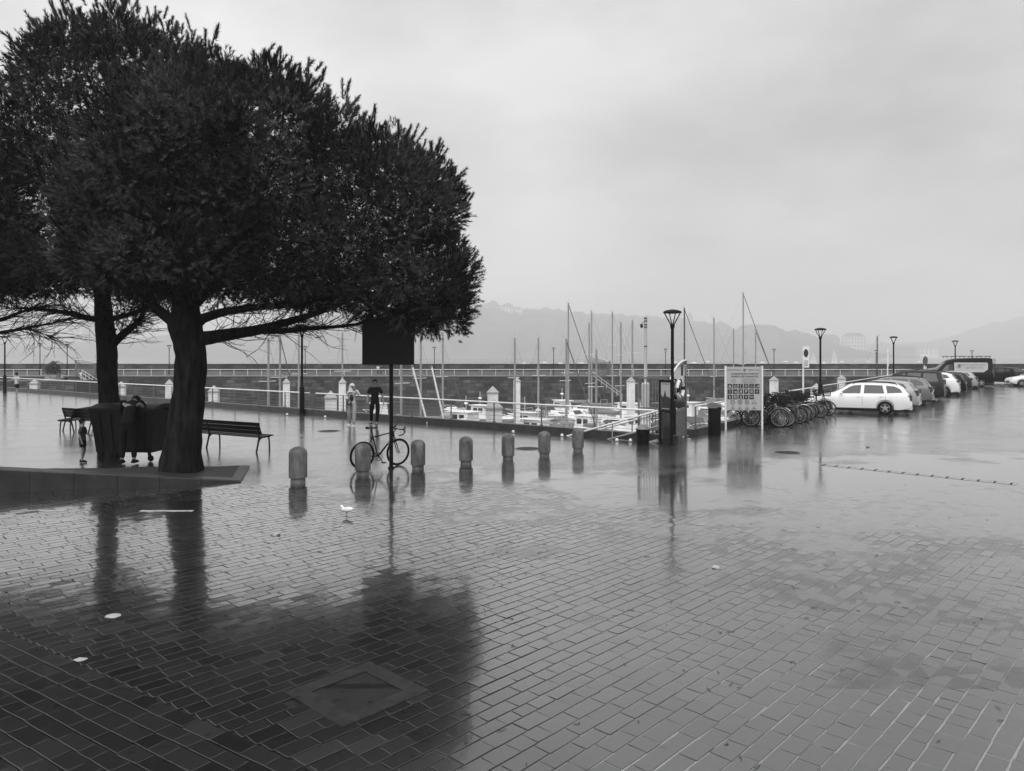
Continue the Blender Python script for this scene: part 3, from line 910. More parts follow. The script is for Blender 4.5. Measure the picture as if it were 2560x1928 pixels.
# low dark post left of the thick trunk
pp = G(424, 1130)
po = empty('marker_post', pp, 0, 'short round-topped dark post just left of the thick pine trunk', 'post')
b = MB(); b.lathe([(.13, 0), (.13, .95), (.12, 1.0), (.09, 1.05), (.02, 1.07)], 16); b.build('shaft', M['black'], po)
b = MB(); b.lathe([(.15, 0), (.15, .05)], 16); b.build('foot', M['black'], po)

# ------------------------------------------------------------------ road sign seen from behind
sp = G(978, 1171)
sg = empty('road_sign', sp, 0, 'large dark rectangular sign on a single pole, partly covered by pine branches', 'sign')
dS = sp.y
b = MB(); b.lathe([(.048, 0), (.048, Zp(800, dS))], 12); b.lathe([(.075, 0), (.075, .04)], 12); b.build('pole', M['black'], sg)
zt, zb = Zp(800, dS), Zp(911, dS)
b = MB(); b.box((X(972, dS) - sp.x, -.075, (zt + zb) / 2), (X(1036, dS) - X(909, dS), .03, zt - zb)); b.build('panel', M['black'], sg, smooth=0)
b = MB(); wS = X(1036, dS) - X(909, dS); cxs = X(972, dS) - sp.x
for (x0, z0, x1, z1) in ((-wS / 2, zb, wS / 2, zb), (-wS / 2, zt, wS / 2, zt), (-wS / 2, zb, -wS / 2, zt), (wS / 2, zb, wS / 2, zt)):
    b.bar((cxs + x0, -.08, z0), (cxs + x1, -.08, z1), .05, .02)
b.build('frame', M['black'], sg, smooth=0)
for z in (zb + .2, zb + .7):
    b = MB(); b.bar((cxs - wS * .45, -.052, z), (cxs + wS * .45, -.052, z), .02, .05); b.build('bracket', M['black'], sg, smooth=0)

# ------------------------------------------------------------------ bicycles
MX = Matrix.Rotation(R(90), 3, 'X')
def bicycle(kind, frame_m, r=.335, wb=1.0, basket=False, guards=False):
    root = empty('bicycle', (0, 0, 0), 0, '', 'bicycle')
    xr, xf = -.43 * wb, .57 * wb
    for x in (xr, xf):
        b = MB()
        for k in range(20):
            a = 2 * math.pi * k / 20
            b.bar((.02 * math.cos(a + .5), .03 * (1 if k % 2 else -1), .02 * math.sin(a + .5)), ((r - .05) * math.cos(a), 0, (r - .05) * math.sin(a)), .0028, .0028)
        b.lathe([(.024, -.045), (.024, .045)], 10, (0, 0, 0), MX)
        wr = b.build('wheel', M['steel'], root); wr.location = (x, 0, r)
        b = MB(); b.torus((0, 0, 0), r - .016, .017 if kind == 'road' else .022, MX, 36, 6); b.build('tyre', M['tyre'], wr)
        b = MB(); b.torus((0, 0, 0), r - .045, .014, MX, 36, 5); b.build('rim', M['trim'] if kind == 'road' else M['greymetal'], wr)
    bb = Vector((0, 0, .275)); seat = Vector((-.17, 0, .80)) if kind == 'road' else Vector((-.16, 0, .66))
    head_t, head_b = (Vector((.40, 0, .86)), Vector((.435, 0, .72))) if kind == 'road' else (Vector((.38, 0, .92)), Vector((.43, 0, .72)))
    ra_ = Vector((xr, 0, r)); tt = .016 if kind == 'road' else .018
    b = MB()
    b.tube([bb, seat], .016, 8)
    if kind == 'road': b.tube([seat + Vector((0, 0, -.05)), head_t + Vector((0, 0, -.02))], .015, 8)
    else: b.tube([bb.lerp(seat, .55), Vector((.1, 0, .55)), head_t.lerp(head_b, .5)], .018, 8)
    b.tube([bb, head_b + Vector((-.005, 0, .02))], .022, 8)
    b.tube([head_b, head_t], .021, 8)
    for s in (-1, 1):
        b.tube([bb + Vector((0, .02 * s, 0)), ra_ + Vector((0, .055 * s, 0))], .010, 6)
        b.tube([seat + Vector((.01, .015 * s, -.06)), ra_ + Vector((0, .055 * s, 0))], .008, 6)
    b.build('frame', frame_m, root)
    b = MB()
    for s in (-1, 1): b.tube([head_b + Vector((.005, .035 * s, -.02)), Vector((xf - .05, .045 * s, r + .12)), Vector((xf, .05 * s, r))], [.014, .012, .009], 6)
    b.tube([head_b + Vector((.005, -.045, -.02)), head_b + Vector((.005, .045, -.02))], .016, 6)
    b.build('fork', M['trim'] if kind == 'road' else frame_m, root)
    b = MB()
    stem = head_t + Vector((-.012, 0, .05))
    if kind == 'road':
        cl = stem + Vector((.09, 0, .015))
        b.tube([head_t, stem, cl], .015, 6)
        b.tube([cl + Vector((0, -.20, 0)), cl + Vector((0, .20, 0))], .013, 8)
        for s in (-1, 1):
            o = cl + Vector((0, .20 * s, 0))
            b.tube([o, o + Vector((.06, 0, .005)), o + Vector((.11, .005 * s, -.03)), o + Vector((.115, .01 * s, -.08)), o + Vector((.07, .015 * s, -.13)), o + Vector((-.04, .02 * s, -.14))], .015, 7)
            b.tube([o + Vector((.09, .005 * s, .0)), o + Vector((.13, .005 * s, .045)), o + Vector((.14, .005 * s, .075))], [.018, .017, .012], 6)
            b.tube([o + Vector((.13, .005 * s, .02)), o + Vector((.15, .0, -.03)), o + Vector((.135, 0, -.09))], .007, 5)
    else:
        cl = stem + Vector((-.02, 0, .10))
        b.tube([head_t, cl], .014, 6)
        b.tube([cl + Vector((-.16, -.29, .0)), cl + Vector((0, -.20, .03)), cl + Vector((.05, 0, 0)), cl + Vector((0, .20, .03)), cl + Vector((-.16, .29, 0))], .012, 7)
        for s in (-1, 1): b.tube([cl + Vector((-.20, .30 * s, 0)), cl + Vector((-.10, .27 * s, .01))], .018, 7)
    b.build('handlebar', M['trim'], root)
    sp_ = seat + Vector((-.045, 0, .16)) if kind == 'road' else seat + Vector((-.04, 0, .20))
    b = MB(); b.tube([seat, sp_], .013, 7); b.build('seat_post', M['trim'], root)
    b = MB()
    prof = [(-.13, .07), (-.10, .075), (-.04, .05), (.03, .025), (.13, .018), (.145, .008)]
    vs = []; fs = []
    for (x, w_) in prof:
        vs += [(sp_.x + x, -w_, sp_.z + .01 + (.02 if x < -.09 else 0)), (sp_.x + x, 0, sp_.z + .035 + (.025 if x < -.09 else 0)), (sp_.x + x, w_, sp_.z + .01 + (.02 if x < -.09 else 0)), (sp_.x + x, 0, sp_.z - .005)]
    for i in range(len(prof) - 1):
        for k in range(4): fs.append((i * 4 + k, i * 4 + (k + 1) % 4, (i + 1) * 4 + (k + 1) % 4, (i + 1) * 4 + k))
    fs += [(3, 2, 1, 0), tuple(20 + k for k in range(4))]
    b.add(vs, fs); b.build('saddle', M['trim'], root)
    b = MB(); b.torus((bb.x, -.05, bb.z), .092, .008, MX, 24, 4)
    for k in range(5):
        a = k * 1.257; b.bar((bb.x, -.05, bb.z), (bb.x + .09 * math.cos(a), -.05, bb.z + .09 * math.sin(a)), .012, .006)
    b.bar(bb + Vector((0, -.06, 0)), bb + Vector((.10, -.07, -.14)), .02, .015); b.bar(bb + Vector((0, .06, 0)), bb + Vector((-.10, .07, .14)), .02, .015)
    b.box(bb + Vector((.10, -.12, -.14)), (.09, .08, .02)); b.box(bb + Vector((-.10, .12, .14)), (.09, .08, .02))
    b.tube([(bb.x, -.05, bb.z + .09), (xr, -.05, r + .035)], .005, 4); b.tube([(bb.x, -.05, bb.z - .09), (xr, -.05, r - .06)], .005, 4)
    b.torus((xr, -.045, r), .045, .012, MX, 16, 4)
    b.build('crankset', M['trim'], root)
    if kind == 'road':
        b = MB(); c = bb.lerp(head_b, .42) + Vector((-.03, 0, .035)); dv = (head_b - bb).normalized(); nv = Vector((-dv.z, 0, dv.x))
        for s in (-1, 1): b.tube([c - dv * .07, c - dv * .06 + nv * .07 + Vector((0, .03 * s, 0)), c + dv * .09 + nv * .07 + Vector((0, .03 * s, 0)), c + dv * .10], .004, 4)
        b.build('bottle_cage', M['steel'], root)
        b = MB(); c = bb.lerp(head_b, .78); b.tube([c - dv * .10 + nv * .0, c + dv * .12], .034, 10); b.build('frame_bag', M['greymetal'], root)
    if guards:
        for x in (xr, xf):
            b = MB(); pts = []
            for k in range(9):
                a = R(20 + k * 17); pts.append((x + (r + .03) * math.cos(a), 0, r + (r + .03) * math.sin(a)))
            b.tube(pts, .022, 6, flat=.5); b.build('mudguard', M['steel'], root)
    if basket:
        b = MB(); c = Vector((.52, 0, .92))
        for z in (0, .08, .16, .22):
            s2 = .14 + z * .12
            b.tube([c + Vector((-s2, -s2, z)), c + Vector((s2, -s2, z)), c + Vector((s2, s2, z)), c + Vector((-s2, s2, z)), c + Vector((-s2, -s2, z))], .008, 4)
        for k in range(7):
            t = -1 + k / 3
            for (ux, uy) in ((t, -1), (t, 1), (-1, t), (1, t)): b.bar(c + Vector((ux * .14, uy * .14, 0)), c + Vector((ux * .166, uy * .166, .22)), .007, .007)
        b.box(c + Vector((0, 0, 0)), (.28, .28, .012)); b.build('basket', M['trim'], root)
    return root
rbk = bicycle('road', M['black'])
f = G(992, 1163); rr_ = G(910, 1172)
rbk.rotation_euler = (R(4), 0, math.atan2(.66, .75))
d_ = Vector((.75, .66, 0)).normalized()
c_ = Vector((X(994, 18.25), 18.25, 0)) - d_ * .57
rbk.location = c_
rbk['label'] = 'black racing bike with drop handlebars leaning on the sign pole'
city = [bicycle('city', M['black'], guards=True), bicycle('city', M['greymetal'], basket=True), bicycle('city', M['trim'])]
rk = random.Random(5)
u0 = []
for i in range(42):
    k = i % 3
    s = 6.9 + (i * .225 if i < 30 else (i - 30) * .55)
    p = CORNER + UR * s + NR * ((1.25 if i < 30 else .85) + rk.uniform(-.34, .34))
    a = math.atan2(-NR.y, -NR.x) + rk.uniform(-.5, .5) + (math.pi if i % 3 == 1 else 0)
    o = place(city[k], i < 3, p, a, 'bicycle packed into the tangled row of parked bikes beside the railing', 'bikes crowded in the rack')
    o.rotation_euler = (R(rk.uniform(-15, 15)), 0, a); o.scale = (rk.uniform(.9, 1.05),) * 3
o = copy_tree(city[1]); p = CORNER + UR * 14.0 + NR * 1.6
o.location = p; o.rotation_euler = (R(5), 0, math.atan2(-.5, .9)); o['label'] = 'bicycle with front basket at the end of the row, against the white estate car'
o['group'] = 'bikes crowded in the rack'
fb = bicycle('city', M['steel'], r=.245, wb=.95)
fb.location = Vector((X(1890, 29.3), 29.3, 0)); fb.rotation_euler = (0, R(0), R(172)); fb['label'] = 'small-wheeled pale bicycle seen under the harbour notice board'
# rack bars
rkk = empty('bike_rack', CORNER + UR * 7 + NR * .75, 0, 'low steel rail rack under the crowded parked bikes', 'bike rack')
b = MB(); b.tube([(0, 0, .42), tuple(UR * 7.4 + Vector((0, 0, .42)))], .022, 8); b.build('rail', M['greymetal'], rkk)
for i in range(5):
    b = MB(); q = UR * (i * 1.8 + .1); b.tube([q, q + Vector((0, 0, .42))], .022, 8); b.build('leg', M['greymetal'], rkk)
# ------------------------------------------------------------------ gangway gate, poster frame, bins
def glass_mat(name, v, alpha):
    m = bpy.data.materials.new(name); m.use_nodes = True
    nt = m.node_tree; nt.nodes.clear(); N = nt.nodes.new; L = nt.links.new
    o = N('ShaderNodeOutputMaterial'); a = N('ShaderNodeBsdfTransparent'); a.inputs[0].default_value = (v, v, v, 1)
    g = N('ShaderNodeBsdfGlossy'); g.inputs['Roughness'].default_value = .04
    d = N('ShaderNodeBsdfDiffuse'); d.inputs[0].default_value = (.3, .3, .3, 1)
    m1 = N('ShaderNodeMixShader'); m1.inputs[0].default_value = alpha; L(a.outputs[0], m1.inputs[1]); L(d.outputs[0], m1.inputs[2])
    f = N('ShaderNodeFresnel'); f.inputs[0].default_value = 1.5
    m2 = N('ShaderNodeMixShader'); L(f.outputs[0], m2.inputs[0]); L(m1.outputs[0], m2.inputs[1]); L(g.outputs[0], m2.inputs[2]); L(m2.outputs[0], o.inputs[0])
    return m
M['pane'] = glass_mat('wet_pane', .75, .12)
def gate(loc, rz, label):
    """side wing with a quarter-arc top; local +x along the wing"""
    root = empty('gangway_gate', loc, rz, label, 'gate')
    W_, H0, H1 = 1.35, 1.95, 2.55
    arc = [(W_ * t, H0 + (H1 - H0) * math.sin(t * math.pi / 2) ** .8 if t else H0) for t in [i / 10 for i in range(11)]]
    b = MB(); b.tube([(x, 0, z) for x, z in arc], .03, 8); b.build('arched_rail', M['rail'], root)
    for x, h in ((0, H0), (W_, H1)):
        b = MB(); b.box((x, 0, h / 2), (.07, .07, h)); b.build('upright', M['greymetal'], root, smooth=0)
    for z in (.06, .95, 1.85):
        b = MB(); b.box((W_ / 2, 0, z), (W_ - .07, .05, .05)); b.build('cross_rail', M['greymetal'], root, smooth=0)
    b = MB(); b.box((W_ / 2, 0, .5), (W_ - .09, .012, .83)); b.build('lower_panel', M['greymetal'], root, smooth=0)
    b = MB(); b.box((W_ / 2, .0, 1.40), (W_ - .09, .012, .83)); b.build('glass_pane', M['pane'], root, smooth=0)
    vs = [(x, 0, z - .03) for x, z in arc[1:]] + [(W_, 0, 1.88), (arc[1][0], 0, 1.88)]
    b = MB(); b.add(vs, [tuple(range(len(vs)))]); b.build('arched_pane', M['pane'], root, smooth=0)
    # the door leaf set back from the wing
    b = MB()
    for x in (.0, .95): b.box((-.08, .1 + x, 1.0), (.05, .06, 2.0))
    for z in (.08, 1.0, 1.98): b.box((-.08, .575, z), (.05, .9, .06))
    for k in range(9): b.box((-.08, .17 + k * .10, 1.0), (.02, .02, 1.9))
    b.build('door_leaf', M['greymetal'], root, smooth=0)
    b = MB(); b.box((-.12, .2, 1.05), (.06, .05, .18)); b.build('lock', M['black'], root, smooth=0)
    return root
gp = CORNER + UR * .55 + NR * .0
gt = gate(gp, math.atan2(UR.y, UR.x), 'grey gangway gate with pale arched top and glass wing at the quay corner')
def life_ring(loc, rz):
    root = empty('life_ring', loc, rz, 'white and dark life ring hung on the gangway gate', 'life ring')
    for k in range(4):
        for (a0, a1, mm, nm) in ((0, 62, M['white'], 'float_segment'), (62, 90, M['trim'], 'band')):
            b = MB(); pts = []
            for i in range(7):
                a = R(k * 90 + lerp(a0, a1, i / 6) + 20); pts.append((.27 * math.cos(a), 0, .27 * math.sin(a)))
            b.tube(pts, .062 if nm == 'float_segment' else .064, 8); b.build(nm, mm, root)
    b = MB(); b.torus((0, 0, 0), .345, .008, MX, 30, 4); b.build('grab_rope', M['rail'], root)
    return root
lr = life_ring(gp + UR * .62 + NR * .09 + Vector((0, 0, 1.62)), math.atan2(UR.y, UR.x))
b = MB(); b.box((0, 0, 0), (.20, .012, .36)); nb = b.build('notice_plate', M['board'], gt, smooth=0); nb.location = (1.18, -.06, 2.22)
for k in range(4):
    b = MB(); b.box((0, 0, 0), (.12, .006, .04)); q = b.build('pictogram', M['ink'], nb, smooth=0); q.location = (0, -.010, .12 - k * .08)

# gangway going down to the pontoon, parallel to the left fence
def gangway(p, u, ln, drop, label):
    root = empty('gangway', p, 0, label, 'gangway')
    side = Vector((-u.y, u.x, 0))
    q = u * ln + Vector((0, 0, -drop))
    for s in (0, 1.3):
        o = side * s
        for z in (.06, .52, 1.0):
            b = MB(); b.tube([o + Vector((0, 0, z)), o + q + Vector((0, 0, z))], .06 if z == .06 else .032, 8); b.build('stringer' if z == .06 else 'handrail', M['alu'] if z < 1 else M['rail'], root)
        for k in range(12):
            a = o + q * ((k + .3) / 12); b = MB(); b.bar(a + Vector((0, 0, .05)), a + Vector((0, 0, 1.0)), .04, .04)
            if k < 11: b.bar(a + Vector((0, 0, .06)), o + q * ((k + 1.3) / 12) + Vector((0, 0, .52)), .03, .03)
            b.build('baluster', M['alu'], root)
    b = MB(); b.add([side * 0, side * 1.3, side * 1.3 + q, q], [(0, 1, 2, 3)]); b.build('deck', M['greymetal'], root, smooth=0)
    return root
side = -NL
gangway(CORNER - NL * .75 + UR * .2, UL, 15, 4.5, 'pale metal gangway sloping down from the gate to the moored boats')

# poster frame
pl, pr = G(1651, 1109), G(1674, 1112)
pr = pl + (pr - pl).normalized() * .46
pf = empty('poster_frame', pl, math.atan2((pr - pl).y, (pr - pl).x), 'black framed tourist poster on two legs left of the lamp post', 'poster stand')
dP = pl.y; hP = Zp(950, dP)
for x in (0, .46):
    b = MB(); b.box((x, 0, hP / 2), (.055, .07, hP)); b.box((x, 0, .012), (.12, .16, .024)); b.build('leg', M['black'], pf, smooth=0)
for z in (hP - .03, 1.0):
    b = MB(); b.box((.23, 0, z), (.405, .06, .06)); b.build('cross_rail', M['black'], pf, smooth=0)
b = MB(); b.box((.23, .0, (1.03 + hP - .06) / 2), (.405, .02, hP - 1.09)); po_ = b.build('poster', M['board'], pf, smooth=0)
# flat print: sky above, dark rocks and a figure-like spire, dark text block
z0 = 1.03; hh = hP - 1.09
b = MB(); b.add([(.04, -.0125, z0), (.42, -.0125, z0), (.42, -.0125, z0 + .42 * hh), (.33, -.0125, z0 + .5 * hh), (.27, -.0125, z0 + .47 * hh), (.24, -.0125, z0 + .56 * hh), (.20, -.0125, z0 + .75 * hh), (.17, -.0125, z0 + .6 * hh), (.12, -.0125, z0 + .46 * hh), (.04, -.0125, z0 + .55 * hh)], [tuple(range(10))]); b.build('printed_rocks', M['ink'], po_, smooth=0)
b = MB(); b.box((.23, -.015, z0 + .06), (.30, .003, .02)); b.build('printed_line', M['board'], po_, smooth=0)
b = MB(); b.box((.23, -.015, z0 + .93 * hh), (.26, .003, .014)); b.build('printed_line', M['greymetal'], po_, smooth=0)
b = MB(); b.box((.23, .0, .55), (.405, .012, .82)); b.build('lower_panel', M['pane'], pf, smooth=0)

# bins
bp_ = G(1607, 1111)
bn = empty('litter_bin', bp_, 0, 'black tapered litter bin with pale conical lid at the railing corner', 'bin')
b = MB(); b.lathe([(.175, 0), (.185, .02), (.205, .44), (.215, .45), (.215, .47)], 24); b.build('body', M['plastic'], bn)
for z in (.15, .35): b = MB(); b.lathe([(.20 - (.35 - z) * .05, z), (.212 - (.35 - z) * .05, z + .012), (.20 - (.35 - z) * .05, z + .024)], 24); b.build('band', M['black'], bn)
b = MB(); b.lathe([(.218, .47), (.20, .50), (.12, .57), (.09, .585), (.085, .60)], 24); b.build('lid', M['greymetal'], bn)
tb_p = G(1786, 1088)
bn = empty('litter_bin', tb_p, R(-8), 'tall black litter bin with slanted hood left of the notice board', 'bin')
b = MB()
vs = []; n = 16
for z, s in ((0, .96), (.02, 1), (.92, 1)):
    for k in range(n):
        a = 2 * math.pi * k / n; c, s_ = math.cos(a), math.sin(a)
        rx = .205 * s * (abs(c) ** .5 * (1 if c >= 0 else -1)); ry = .205 * s * (abs(s_) ** .5 * (1 if s_ >= 0 else -1))
        vs.append((rx, ry, z))
fs = [tuple(range(n - 1, -1, -1))] + [(i * n + k, i * n + (k + 1) % n, (i + 1) * n + (k + 1) % n, (i + 1) * n + k) for i in range(2) for k in range(n)]
b.add(vs, fs); b.build('body', M['plastic'], bn)
b = MB(); m4 = Matrix(((1, 0, 0, 0), (0, 0, 1, -.21), (0, 1, 0, .93), (0, 0, 0, 1)))
b.prism([(-.215, 0), (-.215, .16), (-.12, .19), (.08, .165), (.19, .10), (.215, .03), (.10, .04), (.06, .0)], .42, m4); b.build('hood', M['greymetal'], bn, smooth=0)
b = MB(); b.box((.155, 0, .90), (.11, .34, .10)); b.build('opening', M['black'], bn, smooth=0)

# ------------------------------------------------------------------ harbour notice board
def text_mesh(s, size, m, parent, loc, bold=False, spacing=1.0):
    cu = bpy.data.curves.new('lettering', 'FONT'); cu.body = s; cu.size = size; cu.align_x = 'CENTER'; cu.align_y = 'CENTER'
    cu.extrude = .0015; cu.resolution_u = 2; cu.space_character = spacing
    if bold: cu.offset = size * .025
    ob = bpy.data.objects.new('lettering_tmp', cu); COL.objects.link(ob)
    dg = bpy.context.evaluated_depsgraph_get()
    me = bpy.data.meshes.new_from_object(ob.evaluated_get(dg))
    bpy.data.objects.remove(ob)
    me.materials.clear(); me.materials.append(m)
    o = link('lettering', me, parent); o.location = loc; o.rotation_euler = (R(90), 0, 0)
    return o
sl_, sr_ = G(1814, 1073), G(1905, 1073)
nb = empty('notice_board', sl_, 0, 'large pale harbour notice board with pictogram squares on two posts', 'notice board')
dN = sl_.y; SW = (sr_ - sl_).x; zt, zb = Zp(917, dN), Zp(1026, dN); PH = zt - zb
for x in (0, SW):
    b = MB(); b.box((x, .0, (zt + .03) / 2), (.065, .065, zt + .03)); b.build('post', M['rail'], nb, smooth=0)
    b = MB(); b.box((x + (.035 if x == 0 else -.035), -.02, zt / 2), (.008, .03, zt)); b.build('post_groove', M['greymetal'], nb, smooth=0)
b = MB(); b.box((SW / 2, 0, (zt + zb) / 2), (SW - .07, .03, PH)); bd = b.build('board', M['board'], nb, smooth=0)
Y0 = -.019
def bx(u, v): return (SW / 2 + (u - .5) * (SW - .09), zt - v * PH)      # board fractions
text_mesh('EUSKO JAURLARITZA', .052, M['ink'], bd, (bx(.22, .07)[0], Y0, bx(.2, .075)[1]))
text_mesh('GOBIERNO VASCO', .052, M['ink'], bd, (bx(.78, .07)[0], Y0, bx(.8, .075)[1]))
b = MB(); x, z = bx(.52, .08); mm = Matrix(((1, 0, 0, x), (0, 0, 1, Y0), (0, 1, 0, z), (0, 0, 0, 1)))
b.prism([(-.045, .05), (.045, .05), (.045, -.02), (0, -.06), (-.045, -.02)], .004, mm); cr_ = b.build('crest', M['ink'], bd, smooth=0)
b = MB(); b.box((x - .018, Y0 - .002, z + .018), (.03, .003, .03)); b.box((x + .018, Y0 - .002, z - .015), (.03, .003, .03)); b.build('crest_quarter', M['road'], cr_, smooth=0)
text_mesh('DONOSTIAKO PORTUA', .088, M['ink'], bd, (bx(.52, .17)[0], Y0, bx(.5, .165)[1]), True, 1.08)
text_mesh('PUERTO DE DONOSTIA', .088, M['ink'], bd, (bx(.52, .23)[0], Y0, bx(.5, .228)[1]), True, 1.08)
for k, (wd, v) in enumerate(((.52, .285), (.55, .328), (.40, .368))):
    x, z = bx(.64, v); b = MB(); r5 = random.Random(k); t = -wd / 2
    while t < wd / 2:
        l2 = r5.uniform(.02, .06); b.box((x + t + l2 / 2, Y0, z), (l2, .003, .026)); t += l2 + .012
    b.build('small_print', M['greymetal'], bd, smooth=0)
x, z = bx(.20, .325); b = MB(); b.torus((x, Y0, z), .066, .006, MX, 24, 4); b.bar((x - .02, Y0, z - .02), (x + .02, Y0, z + .03), .005, .012); b.bar((x - .1, Y0, z - .05), (x - .08, Y0, z + .02), .004, .01); b.build('round_mark', M['greymetal'], bd)
def glyph(k, x, z, s):
    b = MB(); q = Y0 - .005
    def poly(pts): 
        mm = Matrix(((s, 0, 0, x), (0, 0, 1, q), (0, s, 0, z), (0, 0, 0, 1))); b.prism(pts, .003, mm)
    if k == 0: poly([(-.35, -.3), (.35, -.3), (.3, -.1), (-.3, -.1)]); poly([(-.25, -.08), (.25, -.08), (0, .38)])
    elif k == 1: b.torus((x, q, z + .05 * s), .2 * s, .05 * s, MX, 16, 4); poly([(-.4, -.38), (.4, -.38), (.4, -.28), (-.4, -.28)])
    elif k == 2: b.tube([(x + .1 * s, q, z + .35 * s), (x - .12 * s, q, z + .15 * s), (x - .12 * s, q, z - .15 * s), (x + .1 * s, q, z - .35 * s)], .07 * s, 6)
    elif k == 3: b.bar((x - .28 * s, q, z - .35 * s), (x + .28 * s, q, z + .35 * s), .004, .1 * s); b.bar((x + .28 * s, q, z - .35 * s), (x - .28 * s, q, z + .35 * s), .004, .1 * s)
    elif k == 4: b.tube([(x, q, z + .35 * s), (x, q, z), (x + .2 * s, q, z - .12 * s), (x + .1 * s, q, z - .32 * s), (x - .15 * s, q, z - .3 * s), (x - .22 * s, q, z - .15 * s)], .055 * s, 6)
    elif k == 5: poly([(-.4, -.25), (.4, -.25), (.4, -.15), (-.4, -.15)]); poly([(-.1, -.1), (.4, -.1), (.35, .3)])
    elif k == 6: poly([(-.06, -.35), (.06, -.35), (.06, .35), (-.06, .35)]); poly([(-.12, .25), (.12, .25), (.12, .38), (-.12, .38)])
    elif k == 7: poly([(-.35, .2), (.1, 0), (.15, .2), (.35, -.1), (.2, -.3), (-.1, -.25), (-.15, 0)])
    elif k == 8: b.torus((x - .15 * s, q, z - .15 * s), .14 * s, .03 * s, MX, 14, 4); poly([(.05, -.35), (.2, -.35), (.25, .2), (.1, .35), (-.1, .2)])
    elif k == 9: return text_mesh('P', s * .95, M['board'], bd, (x, q, z - .02 * s), True)
    elif k == 10:
        for zz in (-.22, 0, .22): poly([(-.3, zz - .06), (.3, zz - .06), (.3, zz + .06), (-.3, zz + .06)])
    elif k == 11:
        for a in range(4): b.bar((x - .25 * s * math.cos(a * .785), q, z - .25 * s * math.sin(a * .785)), (x + .25 * s * math.cos(a * .785), q, z + .25 * s * math.sin(a * .785)), .004, .05 * s)
    elif k == 12: b.torus((x, q, z - .2 * s), .12 * s, .06 * s, MX, 14, 4); poly([(-.1, 0), (.1, 0), (.16, .15), (0, .38), (-.16, .15)])
    elif k == 13:
        for (u, v) in ((-.2, .2), (.15, .2), (-.2, -.15), (.15, -.2)): poly([(u - .12, v - .14), (u + .12, v - .14), (u + .12, v + .14), (u - .12, v + .14)])
    elif k == 14: poly([(-.3, -.35), (.3, -.35), (.3, -.22), (-.3, -.22)]); poly([(-.05, -.2), (.15, -.2), (.15, .3), (0, .38), (-.1, .2)])
    elif k == 15: poly([(-.3, .1), (0, .3), (.3, .1), (.2, .05), (0, .18), (-.2, .05)]); poly([(-.08, -.3), (.08, -.3), (.1, .02), (-.1, .02)])
    else: return text_mesh('WC', s * .55, M['board'], bd, (x, q, z), True)
    return b.build('pictogram', M['board'], bd, smooth=0)
us = [.085, .245, .405, .565, .725, .885]; vsq = [.445, .570, .695]
k = 0; SQ = .062 * 2
for r_ in range(3):
    for c in range(6):
        if r_ == 2 and c == 5: continue
        x, z = bx(us[c], vsq[r_]); s = .175
        b = MB(); b.box((x, Y0 + .001, z), (.168, .004, .168)); b.build('pictogram_square', M['ink'], bd, smooth=0)
        glyph(k, x, z, .16); k += 1
for c, u in enumerate((.17, .38, .59)):
    x, z = bx(u, .815); b = MB(); b.torus((x, Y0, z), .073, .008, MX, 24, 4); 
    if c: b.bar((x - .05, Y0, z + .05), (x + .05, Y0, z - .05), .003, .012); b.box((x, Y0, z), (.05, .003, .03))
    b.build('round_sign', M['ink'], bd)
    if c == 0: text_mesh('10', .075, M['ink'], bd, (x, Y0, z))
for k, (wd, v) in enumerate(((.12, .79), (.2, .825), (.2, .85))):
    x, z = bx(.80, v); b = MB(); b.box((x, Y0, z), (wd, .003, .016)); b.build('small_print', M['greymetal'], bd, smooth=0)
for c, u in enumerate((.17, .38, .59, .80)):
    x, z = bx(u, .945); b = MB(); h = .085
    tri = [(x - h, Y0, z - .065), (x + h, Y0, z - .065), (x, Y0, z + .08)]
    for i in range(3): b.bar(tri[i], tri[(i + 1) % 3], .003, .012, up=(0, 1, 0))
    b.box((x, Y0, z - .015), (.03, .003, .05), Matrix.Rotation(c * .5, 3, 'Y')); b.build('warning_triangle', M['ink'], bd, smooth=0)

# parking signs
def park_sign(d, px, ytop, ybot, w_, label, rz=0):
    p = Vector((X(px, d), d, 0)); zt, zb = Zp(ytop, d), Zp(ybot, d)
    root = empty('parking_sign', p, rz, label, 'sign')
    b = MB(); b.lathe([(.04, 0), (.04, zt)], 10); b.build('pole', M['rail'], root)
    b = MB(); b.box((.1, -.06, (zt + zb) / 2), (w_, .03, zt - zb)); pn = b.build('panel', M['rail'], root, smooth=0)
    b = MB(); b.lathe([(w_ * .36, 0), (w_ * .36, .006)], 24, (.1, -.078, zt - .32), Matrix.Scale(1.75, 3, (0, 0, 1)) @ MX); b.build('disc', M['ink'], pn, smooth=0)
    for k in range(5):
        b = MB(); b.box((.1, -.077, zt - .68 - k * .055), (w_ * (.6 if k % 2 else .7), .004, .018)); b.build('small_print', M['ink'], pn, smooth=0)
    return root
park_sign(34.5, 2008, 866, 919, .30, 'narrow parking sign with dark disc on a pale pole above the bikes')
park_sign(52, 2219, 872, 915, .30, 'narrow pale sign seen nearly edge on behind the grey estate car', R(68))
p = Vector((X(2311, 60), 60, 0))
ns = empty('round_sign', p, R(35), 'round no-parking sign on a pole left of the club van', 'sign')
z = Zp(902, 60)
b = MB(); b.lathe([(.04, 0), (.04, z + .3)], 10); b.build('pole', M['rail'], ns)
b = MB(); b.lathe([(.36, 0), (.36, .02)], 28, (0, -.05, z), MX); b.build('disc', M['greymetal'], ns)
b = MB(); b.torus((0, -.075, z), .32, .04, MX, 28, 4); b.bar((-.24, -.075, z + .24), (.24, -.075, z - .24), .01, .07); b.build('red_ring', M['ink'], ns)
b = MB(); b.box((0, -.05, z - .62), (.46, .02, .32)); b.build('plate', M['rail'], ns, smooth=0)
